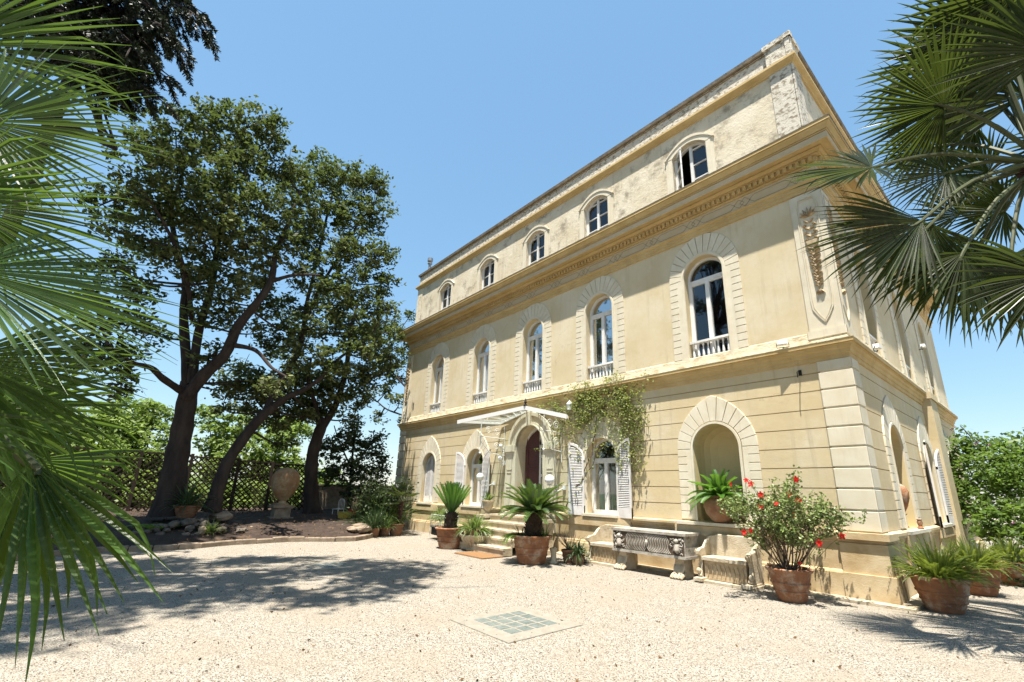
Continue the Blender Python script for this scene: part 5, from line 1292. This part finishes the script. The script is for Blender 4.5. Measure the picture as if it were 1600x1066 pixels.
# ------------------------------------------------------------------ lattice fence
fence = thing('lattice_fence', 'dark wooden lattice fence with posts behind the tree trunks', 'fence', (-20,-5,.6))
fp = [at(-120,800,22.5), at(20,798,22.4), at(108,796,22.3), at(200,794,22.3), at(283,792,22.5), at(360,791,22.7), at(415,791,23.0), at(478,791,23.4)]
fp = [Vector((p.x,p.y,.45)) for p in fp]
topz = [2.7,2.68,2.66,2.66,2.62,2.55,2.5,2.45]
for i in range(len(fp)-1):
    a, b_ = fp[i], fp[i+1]; L = (b_-a).length; d_ = (b_-a)/L; zt = (topz[i]+topz[i+1])/2; H = zt-.5
    FM = lambda u, v, w, a=a, d_=d_: (a.x+d_.x*u - d_.y*w, a.y+d_.y*u + d_.x*w, .5+v)
    mb = MB(); st = .21; hw = .019
    for s_ in (1, -1):
        k = -H
        while k < L + H:
            # line u = k + s*v
            pts = []
            u0, v0, u1, v1 = (k, 0, k+H, H) if s_ > 0 else (k, H, k+H, 0)
            if u1 > 0 and u0 < L:
                if u0 < 0: t_ = -u0/(u1-u0); v0 = v0+(v1-v0)*t_; u0 = 0
                if u1 > L: t_ = (L-u0)/(u1-u0); v1 = v0+(v1-v0)*t_; u1 = L
                n_ = Vector((-(v1-v0), (u1-u0)))
                if n_.length > .05:
                    n_.normalize(); n_ *= hw*1.2
                    mb.prism(FM, [(u0-n_.x,v0-n_.y),(u1-n_.x,v1-n_.y),(u1+n_.x,v1+n_.y),(u0+n_.x,v0+n_.y)], -.006*s_-.005, -.006*s_+.005)
            k += st
    mb.prism(FM, [(0,-.03),(L,-.03),(L,.03),(0,.03)], -.02, .02); mb.prism(FM, [(0,H-.03),(L,H-.03),(L,H+.03),(0,H+.03)], -.02, .02)
    mb.build('lattice_panel', K['wood'], fence, world=True)
for p, z in zip(fp, topz):
    mb = MB(); mb.box(p.x-.05, p.x+.05, p.y-.05, p.y+.05, 0, z+.08); mb.build('post', K['wood'], fence, world=True)

# low wall with rail at the end of the bed
w0, w1 = at(470,790,24.5), at(640,800,24.0)
lw = thing('low_garden_wall', 'low grey wall with a dark coping closing the terrace left of the villa', 'wall', (w0.x, w0.y, 0))
b = MB(); d_ = Vector((w1.x-w0.x, w1.y-w0.y, 0)); L = d_.length; d_.normalize(); WM = lambda u, v, w: (w0.x+d_.x*u-d_.y*w, w0.y+d_.y*u+d_.x*w, v)
b.prism(WM, [(0,-.2),(L,-.2),(L,1.62),(0,1.62)], -.12, .12); b.build('wall_body', K['kerb'], lw, world=True)
b = MB(); b.prism(WM, [(-.05,1.62),(L+.05,1.62),(L+.05,1.70),(-.05,1.70)], -.17, .17, .01); b.build('coping', K['coping'], lw, world=True)

# tall stone urn on pedestal
p = at(438,803,19.6); t = thing('stone_urn', 'big egg shaped lichen covered urn on a square stone pedestal under the oaks', 'urn', (p.x, p.y, .42))
b = MB(); b.box(-.36,.36,-.36,.36,0,.10); b.box(-.26,.26,-.26,.26,.10,.42); b.box(-.34,.34,-.34,.34,.42,.50); b.build('pedestal', K['kerb'], t)
b = MB(); b.lathe([(.24,.50),(.25,.54),(.14,.58),(.12,.64),(.16,.70),(.28,.82),(.40,1.0),(.46,1.2),(.475,1.38),(.455,1.52),(.38,1.66),(.25,1.76),(.12,1.80),(.02,1.81)], (0,0,0), 36, wob=.02)
b.build('urn_body', K['terra_old'], t, True)

# rock pile with potted strap plant
r = random.Random(9); rp0 = at(298,838,16.9)
def rock(loc, s, label=None, parent=None, m_='rock', name='rock', sq=.7, seed=0):
    rr = random.Random(seed); mb = MB(); n = 7; k0 = Vector((rr.random()*9, rr.random()*9, rr.random()*9)); rad = []
    mb.ball((0,0,0), 1, 7); mb.v = [tuple(Vector(v)*s*(1+.35*mnoise.noise(Vector(v)*1.3+k0))) for v in mb.v]; mb.v = [(v[0]*1.15, v[1], v[2]*sq) for v in mb.v]
    mb.v = [(v[0]+loc[0], v[1]+loc[1], v[2]+loc[2]) for v in mb.v]; return mb
t = thing('rock_pile', 'heap of small grey and brown stones in the bed below the potted plant', 'rocks', (rp0.x, rp0.y, .25)); 
n_ = 0
for i in range(85):
    a = r.uniform(0,6.283); q_ = r.random()**.6; x = math.cos(a)*q_*.62; y = math.sin(a)*q_*1.35; h = .30*(1-q_)
    gz = bedz(1.2 - x*1.0, Vector((rp0.x, rp0.y, 0)))
    mb = rock((x, y, .02+h+.03-x*.10), r.uniform(.05,.13), seed=i); mb.build('stone', K['rock'], t)
wp = at(314,838,16.3); mb = rock((0,0,0), .10, seed=500, sq=1.2)
o = mb.build('white_stone', K['kerb']); o.location = (wp.x, wp.y, .36); tag(o, 'single white stone at the front of the rock heap', 'rock')
for k, (u, v, d_, s_, lab) in enumerate([(347,801,18.2,.30,'flat tan boulder behind the rock heap, right of the potted plant'), (562,838,17.2,.33,'large tan boulder at the right end of the bed'), (548,842,16.9,.17,'small tan boulder next to the large one at the right end of the bed'), (390,828,17.6,.13,'low pale rock lying between the heap and the urn')]):
    q_ = at(u, v, d_); mb = rock((0,0,0), s_, seed=600+k, sq=.5); o = mb.build('boulder', K['kerb']); o.location = (q_.x, q_.y, .30 if k else .62); tag(o, lab, 'rock', 'boulders in the bed')
q_ = at(290,806,17.9); t = thing('potted_strap_plant', 'dark strap leaved plant in a wide clay pot tipped above the rock heap', 'potted plant', (q_.x, q_.y, .60)); pot(t, .20, .32, .36, 'terra2')
b = MB(); tuft(b, (0,0,.32), 110, .85, .045, .15, (10,88), (.6,1.5), r); b.build('leaves', K['strapd'], t)
q_ = at(326,842,16.4); t = thing('green_tuft', 'green grassy tuft at the right foot of the rock heap', 'plant', (q_.x, q_.y, .28)); b = MB(); tuft(b, (0,0,0), 80, .42, .022, .1, (20,85), (.8,1.8), r); o = b.build('leaves', K['strap'], t)
q_ = at(247,826,17.0); t = thing('lime_plant', 'lime green leafy plant at the left foot of the rock heap', 'plant', (q_.x, q_.y, .34)); b = MB()
for i in range(70): a = r.uniform(0,6.28); frond(b, (.35*math.cos(a)*r.random(),.45*math.sin(a)*r.random(),.0), (math.cos(a),math.sin(a),1), .35, 9, .07, .03, 1.2, r, .2, .003)
b.build('leaves', K['lime'], t)

# cluster of dark garden plants left of the villa front
def fanleaf(mb, H, axis, nrm, Rr, nseg=34, spread=130, fuse=.42, wid=1.0, droop=.25, r=rnd, cup=.12, tipdroop=.0, npt=7):
    """palmate fan leaf. H hub, axis = direction of the middle segment, nrm = leaf normal"""
    a = Vector(axis).normalized(); n = Vector(nrm); n = (n - a*n.dot(a)).normalized(); b = n.cross(a); dphi = R(2*spread/nseg)
    for s_ in range(nseg):
        phi = R(-spread) + dphi*(s_+.5) + r.gauss(0, dphi*.10); L = Rr*(.80+.20*math.cos(phi*.75))*r.uniform(.90,1.06)
        dr = (a*math.cos(phi) + b*math.sin(phi)); sd = (b*math.cos(phi) - a*math.sin(phi)); dr = (dr + n*(cup*r.uniform(.6,1.4))).normalized()
        tw = r.gauss(0,.38); rows = []; dd = dr.copy(); cur = Vector(H); dro = droop*r.uniform(.6,1.5); kink = r.random() < tipdroop
        for k in range(npt+1):
            t_ = k/npt
            if k:
                g_ = dro/npt*(.2+2.2*t_*t_)
                if kink and t_ > .72: g_ += .55
                dd = (dd + Vector((0,0,-g_))).normalized(); cur = cur + dd*L/npt
            rho = t_*L
            w_ = rho*dphi*.52 if t_ < fuse else (fuse*L*dphi*.52)*(1-((t_-fuse)/(1-fuse))**1.25)*wid
            w_ = max(w_, .0008); ss = (sd*math.cos(tw*t_) + n*math.sin(tw*t_)); fold = n*w_*.55*(1 if s_ % 1 == 0 else -1)
            rows.append((cur-ss*w_+fold, cur-fold*.6, cur+ss*w_+fold))
        i0 = len(mb.v)
        for q3 in rows: mb.v.extend(tuple(x) for x in q3)
        for k in range(npt):
            i = i0+3*k; mb.f += [(i,i+1,i+4,i+3),(i+1,i+2,i+5,i+4)]
def palm(name, label, cat, base, hub, trunk_r, leaves, m_, seed, group=None, nseg=34, petiole=.016, **kw):
    """leaves: (leaf hub, tip point, normal hint)"""
    r = random.Random(seed); t = thing(name, label, cat, tuple(base), 0, group); base = Vector(base); hub = Vector(hub)
    tr = MB(); limb(tr, [base, base.lerp(hub,.5)+Vector((.03,.02,0)), hub], trunk_r*1.1, trunk_r, 12)
    for i in range(int(180*trunk_r/.15)):
        z = r.random(); c = base.lerp(hub, z); a = r.uniform(0,6.283); q_ = c+Vector((math.cos(a),math.sin(a),0))*trunk_r*.95; tr.tube([q_, q_+Vector((math.cos(a)*.05,math.sin(a)*.05,.09))], [.022,.006], 4, False)
    tr.build('trunk', K['fibre'], t, True, world=True)
    for (h, tip, nh, *ex) in leaves:
        o_ = ex[0] if ex else {}
        f = MB(); ax = Vector(tip)-Vector(h); fanleaf(f, h, ax, nh, ax.length, nseg=o_.get('nseg', nseg), spread=o_.get('spread', kw.get('spread',125)), droop=o_.get('droop', kw.get('droop',.25)), r=r, wid=o_.get('wid', kw.get('wid',1.0)), fuse=o_.get('fuse', kw.get('fuse',.42)), tipdroop=kw.get('tipdroop',0), cup=o_.get('cup',.12))
        fo = f.build('frond', K[m_], t, world=True)
        pt = MB(); h = Vector(h); s_ = hub + Vector((r.gauss(0,.03), r.gauss(0,.03), r.uniform(-.05,.05))); mid = s_.lerp(h,.55)+Vector((0,0,(h-s_).length*.10)); P = smooth([s_, mid, h, h+ax*.10], 4); pt.tube(P, [petiole*(1.5-1.0*i/len(P)) for i in range(len(P))], 6, False)
        pt.build('stalk', K['palms'], fo, world=True)
    return t
# small potted palm at the left end of the facade
q_ = Vector((-13.9,-1.7,0)); r = random.Random(66)
t = palm('potted_palm', 'small slender fan palm in a clay pot at the left end of the facade', 'potted plant', q_, q_+Vector((.05,.1,1.15)), .055, [
    (q_+Vector((.05+.35*math.cos(a)*math.cos(e), .1+.35*math.sin(a)*math.cos(e), 1.15+.45*math.sin(e))), q_+Vector((.05+.75*math.cos(a)*math.cos(e), .1+.75*math.sin(a)*math.cos(e), 1.12+.8*math.sin(e))), (0,0,1)) for a, e in [(r.uniform(0,6.28), R(r.uniform(-15,75))) for _ in range(13)]], 'palmd', 67, nseg=18, petiole=.008)
pp_ = MB(); pp_.lathe(pot_profile(.17,.25,.40), (0,0,0), 28); pp_.build('pot', K['terra2'], t, True); b = MB(); tuft(b, (0,0,.36), 30, .35, .02, .1, (20,80), (.6,1.3), r); b.build('leaves', K['strapd'], t)
for k, (u, v, d_, hh, w_, n__, m_, lab) in enumerate([(565,835,18.6,1.3,.045,120,'strapd','tall dark garden plant beside the wheelbarrow'), (590,838,18.3,1.5,.05,130,'strapd','tall dark garden plant in the middle of the shaded group'), (608,832,18.9,1.6,.05,110,'strap','tall garden plant nearest to the villa in the shaded group'), (582,845,17.4,.75,.03,160,'strapd','low grassy plant at the front of the shaded group'), (600,842,17.8,.7,.03,130,'strap','low leafy plant at the right of the shaded group')]):
    q_ = at(u, v, d_); t = thing('garden_plant', lab, 'plant', (q_.x, q_.y, .02), 0, 'shaded potted plants left of the villa'); b = MB(); b.lathe([(.16,0),(.20,.22),(.22,.26),(.19,.26)], (0,0,0), 18); b.build('pot', K['terra2'], t, True)
    b = MB(); tuft(b, (0,0,.22), n__, hh, w_, .16, (25,88), (.4,1.5), r); b.build('leaves', K[m_], t)
    lv = MB(); sm = MB()
    if k < 3:
        for j in range(9):
            a = r.uniform(0,6.28); e_ = Vector((math.cos(a)*r.uniform(.1,.55), math.sin(a)*r.uniform(.1,.55), r.uniform(.7,1.75))); sm.tube([(0,0,.2), tuple(e_*.5+Vector((0,0,.2))), tuple(e_)], [.015,.012,.006], 5, False)
            for _ in range(90): leafs(lv, e_+Vector((r.gauss(0,.17), r.gauss(0,.17), r.gauss(0,.20))), .075, r)
        sm.build('stems', K['twig'], t); lv.build('foliage', K['oakd'], t)
# wheelbarrow
q_ = at(558,815,19.6); t = thing('wheelbarrow', 'red wheelbarrow with black handles half hidden by plants', 'wheelbarrow', (q_.x, q_.y, .40), .6, s=.62)
b = MB(); b.prism(lambda u, v, w: (u, w, v), [(-.42,.30),(.30,.30),(.45,.62),(-.55,.62)], -.26, .26, .02); b.build('tray', K['redp'], t)
b = MB(); b.tube([(-.5,-.22,.28),(.2,-.22,.32),(.95,-.26,.62)], .018, 6); b.tube([(-.5,.22,.28),(.2,.22,.32),(.95,.26,.62)], .018, 6); b.tube([(.25,-.22,.3),(.3,-.24,0)], .015, 6); b.tube([(.25,.22,.3),(.3,.24,0)], .015, 6); b.build('frame', K['iron'], t)
b = MB(); b.tube([(-.62,-.04,.17),(-.62,.04,.17)], .17, 18); b.build('wheel', K['iron'], t)
q_ = at(536,823,19.4); t = thing('yellow_crate', 'yellow plastic crate beside the wheelbarrow', 'crate', (q_.x, q_.y, .45), .2); b = MB(); b.box(-.2,.2,-.15,.15,0,.03)
for x in (-.2,.185): b.box(x,x+.015,-.15,.15,.03,.26)
for y in (-.15,.135): b.box(-.185,.185,y,y+.015,.03,.26)
b.build('shell', K['yellow'], t); b = MB(); b.box(-.21,.21,-.16,-.15,.22,.27); b.box(-.21,.21,.15,.16,.22,.27); b.build('rim', K['yellow'], t)
q_ = at(532,800,20.5); t = thing('garden_chair', 'white metal chair standing behind the yellow crate', 'chair', (q_.x, q_.y, .45), .5, s=.7)
b = MB(); b.tube([(-.2,0,0),(-.2,0,.85),(-.12,0,.98),(.12,0,.98),(.2,0,.85),(.2,0,0)], .014, 6); b.tube([(-.2,-.4,0),(-.2,-.4,.45)], .014, 6); b.tube([(.2,-.4,0),(.2,-.4,.45)], .014, 6)
b.build('frame', K['whiteiron'], t); b = MB(); b.box(-.21,.21,-.42,.0,.44,.465); b.build('seat', K['whiteiron'], t); b = MB()
for x in (-.1,0,.1): b.tube([(x,0,.46),(x,0,.96)], .008, 5)
b.build('backrest', K['whiteiron'], t)
q_ = at(602,795,19.6); t = thing('blue_jug', 'light blue plastic watering can standing among the shaded plants', 'watering can', (q_.x, q_.y, .75)); b = MB(); b.lathe([(.12,0),(.13,.03),(.13,.26),(.10,.32),(.05,.34)], (0,0,0), 18); b.build('body', K['blue'], t, True); b = MB(); b.tube([(.12,0,.08),(.28,0,.30),(.33,0,.33)], [.025,.018,.022], 7); b.tube([(-.08,0,.33),(-.18,0,.34),(-.2,0,.18),(-.12,0,.08)], .012, 6); b.build('spout', K['blue'], t, True)
q_ = at(600,812,19.2); t = thing('upturned_pot', 'empty clay pot under the blue watering can', 'pot', (q_.x, q_.y, .05)); pot(t, .24, .34, .68, 'terra2')

# ------------------------------------------------------------------ foreground palm, left
V3 = lambda u, v, d_: at(u, v, d_)
Cn = (CAM - at(300,500,3)).normalized()
hubL = V3(-330, 560, 2.3)
fl = [
 (V3(-30,190,1.9), V3(262,205,1.75), Cn*.9+Vector((0,0,.5)), dict(spread=88, nseg=40, droop=.14, cup=.05)),
 (V3(-90,70,2.2), V3(180,20,2.1), Cn+Vector((0,0,.3)), dict(spread=70, nseg=31, droop=.12)),
 (V3(-60,420,1.7), V3(310,505,1.75), Cn*.7+Vector((0,0,.8)), dict(spread=70, nseg=38, droop=.16, cup=.04)),
 (V3(-70,560,1.9), V3(215,700,1.9), Cn*.8+Vector((0,0,.6)), dict(spread=75, nseg=38, droop=.30)),
 (V3(-60,320,2.9), V3(215,345,2.9), Cn*.9+Vector((0,0,.3)), dict(spread=80, nseg=40, droop=.3)),
 (V3(48,722,2.0), V3(178,985,1.64), Cn*1.0+Vector((.2,0,.1)), dict(spread=24, nseg=10, droop=.12, cup=.02, wid=1.2)),
 (V3(45,724,2.05), V3(60,1000,1.75), Cn*1.0+Vector((.2,0,.1)), dict(spread=34, nseg=10, droop=.12, cup=.02, wid=1.1)),
 (V3(44,720,2.1), V3(150,820,2.3), Cn*1.0+Vector((.1,0,.4)), dict(spread=60, nseg=18, droop=.3, cup=.02, wid=1.2)),
 (V3(-30,640,2.6), V3(200,760,2.7), Cn*.9+Vector((0,0,.5)), dict(spread=80, nseg=36, droop=.35)),
 (V3(-120,300,1.5), V3(75,215,1.45), Cn*.8+Vector((0,.3,.6)), dict(spread=50, nseg=16, droop=.1)),
 (V3(-150,640,1.6), V3(60,760,1.55), Cn*.8+Vector((0,0,.6)), dict(spread=45, nseg=14, droop=.3)),
 (V3(-20,600,3.3), V3(150,640,3.3), Cn*.9+Vector((0,0,.2)), dict(spread=95, nseg=38, droop=.4)),
 (V3(10,800,3.0), V3(100,880,3.0), Cn*.9+Vector((0,0,.4)), dict(spread=100, nseg=31, droop=.4)),
]
palm('fan_palm', 'foreground fan palm whose big green leaves fill the left edge', 'palm tree', (hubL.x-.1, hubL.y-.2, 0), hubL, .16, fl, 'palml', 901, nseg=40, petiole=.014, droop=.2, wid=1.0, fuse=.42, tipdroop=.3)
# ------------------------------------------------------------------ palm at the upper right
VR = lambda u, v, d_: at(u, v, d_*1.75)
hubR = VR(1625, 255, 4.6); CnR = (CAM - V3(1450,250,4.2)).normalized()
fr_ = [
 (VR(1475,165,4.3), VR(1335,150,4.2), CnR*1.2*.9+Vector((.2,.2,-.3)), dict(spread=120, nseg=46, droop=.08, wid=1.15)),
 (VR(1362,262,4.0), VR(1222,292,3.9), CnR*1.2*.6+Vector((0,.2,.7)), dict(spread=105, nseg=42, droop=.15)),
 (VR(1440,345,3.9), VR(1262,425,3.8), CnR*1.2*.7+Vector((.1,.3,.6)), dict(spread=75, nseg=42, droop=.25)),
 (VR(1455,350,4.1), VR(1365,490,4.0), CnR*1.2*.9+Vector((.1,.3,.3)), dict(spread=85, nseg=38, droop=.3)),
 (VR(1540,50,4.4), VR(1400,25,4.3), CnR*1.2*.8+Vector((.2,.2,-.3)), dict(spread=110, nseg=44, droop=.10)),
 (VR(1590,-20,4.2), VR(1440,-50,4.1), CnR*1.2*.8+Vector((0,.1,-.3)), dict(spread=120, nseg=42, droop=.12)),
 (VR(1560,120,4.9), VR(1430,80,5.0), CnR*1.2*.8+Vector((.2,.2,-.3)), dict(spread=120, nseg=42, droop=.2)),
 (VR(1505,395,4.1), VR(1498,545,4.0), CnR*1.2*.9+Vector((.2,.2,.3)), dict(spread=90, nseg=42, droop=.45)),
 (VR(1580,400,4.3), VR(1650,540,4.2), CnR*1.2*.9+Vector((0,.2,.3)), dict(spread=110, nseg=42, droop=.4)),
 (VR(1530,385,4.8), VR(1410,480,4.7), CnR*1.2*.8+Vector((.1,.2,.5)), dict(spread=85, nseg=38, droop=.45)),
 (VR(1500,335,5.6), VR(1495,270,5.6), CnR*1.2*.9, dict(spread=145, nseg=36, droop=.1)),
 (VR(1570,330,5.0), VR(1470,360,5.1), CnR*1.2*.8+Vector((0,0,.5)), dict(spread=120, nseg=40, droop=.3)),
 (VR(1490,100,5.2), VR(1390,60,5.3), CnR*1.2*.8+Vector((.2,.2,-.2)), dict(spread=120, nseg=40, droop=.15)),
 (VR(1640,80,4.0), VR(1600,-60,3.9), CnR*1.2*.8, dict(spread=120, nseg=40, droop=.2)),
 (VR(1640,430,4.0), VR(1590,560,3.9), CnR*1.2*.8, dict(spread=120, nseg=40, droop=.4)),
 (VR(1520,190,5.2), VR(1420,215,5.2), CnR*1.2*.8+Vector((0,.2,.3)), dict(spread=120, nseg=38, droop=.3)),
 (VR(1600,150,4.8), VR(1560,20,4.9), CnR*1.2*.8+Vector((.1,0,-.2)), dict(spread=130, nseg=40, droop=.15)),
 (VR(1580,60,5.3), VR(1500,0,5.4), CnR*1.2*.9, dict(spread=120, nseg=38, droop=.15)),
 (VR(1460,230,4.9), VR(1380,300,4.8), CnR*1.2*.8+Vector((0,.2,.5)), dict(spread=100, nseg=34, droop=.4)),
 (VR(1660,220,5.3), VR(1600,180,5.3), CnR*1.2*.8, dict(spread=140, nseg=36, droop=.3)),
 (VR(1440,30,5.6), VR(1375,-30,5.7), CnR*1.2*.8, dict(spread=110, nseg=34, droop=.2)) if False else (VR(1640,10,4.9), VR(1560,-40,5.0), CnR*1.2*.8, dict(spread=120, nseg=36, droop=.2)),
 (VR(1560,10,4.6), VR(1470,-20,4.5), CnR*1.2*.8+Vector((.1,.1,-.3)), dict(spread=120, nseg=44, droop=.1)),
 (VR(1545,270,5.4), VR(1440,300,5.5), CnR*1.2*.8+Vector((.0,.2,.4)), dict(spread=120, nseg=40, droop=.3)),
 (VR(1630,10,5.2), VR(1560,-60,5.2), CnR*1.2*.8, dict(spread=130, nseg=40, droop=.2)),
 (VR(1480,270,4.3), VR(1375,330,4.2), CnR*1.2*.7+Vector((0,.2,.6)), dict(spread=100, nseg=40, droop=.3)),
 (hubR+Vector((.9,.3,.5))*1.7, hubR+Vector((1.6,.5,.5))*1.7, Vector((0,0,1)), {}), (hubR+Vector((.6,-.7,.3))*1.7, hubR+Vector((1.1,-1.2,.2))*1.7, Vector((0,0,1)), {}), (hubR+Vector((.2,.9,.5))*1.7, hubR+Vector((.4,1.5,.4))*1.7, Vector((0,0,1)), {}),
]
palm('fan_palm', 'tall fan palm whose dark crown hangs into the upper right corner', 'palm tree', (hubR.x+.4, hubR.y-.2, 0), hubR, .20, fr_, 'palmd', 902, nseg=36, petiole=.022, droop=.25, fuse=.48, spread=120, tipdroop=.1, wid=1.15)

# ------------------------------------------------------------------ loose pebbles and fallen leaves near the camera
r = random.Random(12); pb = MB()
for i in range(26000):
    d_ = 2.2 + 12*r.random()**1.5; an = R(r.uniform(-5, 108)); x = CAM.x - d_*math.sin(an); y = CAM.y + d_*math.cos(an)
    if y > -.6 or (-3.25 < x < -2.35 and -5.9 < y < -5.0): continue
    s_ = r.uniform(.003,.0085)*(1+.05*d_); h_ = s_*r.uniform(.4,.8); a = r.uniform(0,3.14); ca, sa = math.cos(a)*s_*r.uniform(1,1.5), math.sin(a)*s_
    zz = .012 if (-3.42 < x < -2.18 and -6.08 < y < -4.84) else 0
    if zz and r.random() < .6: continue
    k = len(pb.v); pb.v += [(x+ca,y+sa,zz),(x-sa,y+ca,zz),(x-ca,y-sa,zz),(x+sa,y-ca,zz),(x+ca*.2,y,zz+h_)]; pb.f += [(k,k+1,k+4),(k+1,k+2,k+4),(k+2,k+3,k+4),(k+3,k,k+4)]
K['pebble'] = mat('pebbles', (.40,.33,.27), (.10,.075,.06), 60, .9, island=.7, contrast=(.48,.52))
tag(pb.build('loose_pebbles', K['pebble']), 'loose pebbles scattered over the gravel', 'pebbles', kind='stuff')
fl_ = MB()
for i in range(900):
    d_ = 2.5 + 12*r.random(); an = R(r.uniform(-5, 108)); x = CAM.x - d_*math.sin(an); y = CAM.y + d_*math.cos(an)
    if y > -.3: continue
    leafq(fl_, Vector((x,y,.012)), r.uniform(.012,.032), r)
for i in range(2600):
    p = r.choice(KS); dr_ = Vector((p.x-CAM.x, p.y-CAM.y, 0)).normalized(); d_ = r.uniform(.2,7); q_ = p+dr_*d_+Vector((r.gauss(0,.4), r.gauss(0,.4), 0)); leafq(fl_, Vector((q_.x,q_.y,bedz(d_,q_)+.02)), r.uniform(.02,.045), r)
tag(fl_.build('fallen_leaves', K['leaflit']), 'dry fallen leaves strewn on the gravel and the earth bed', 'leaves', kind='stuff')
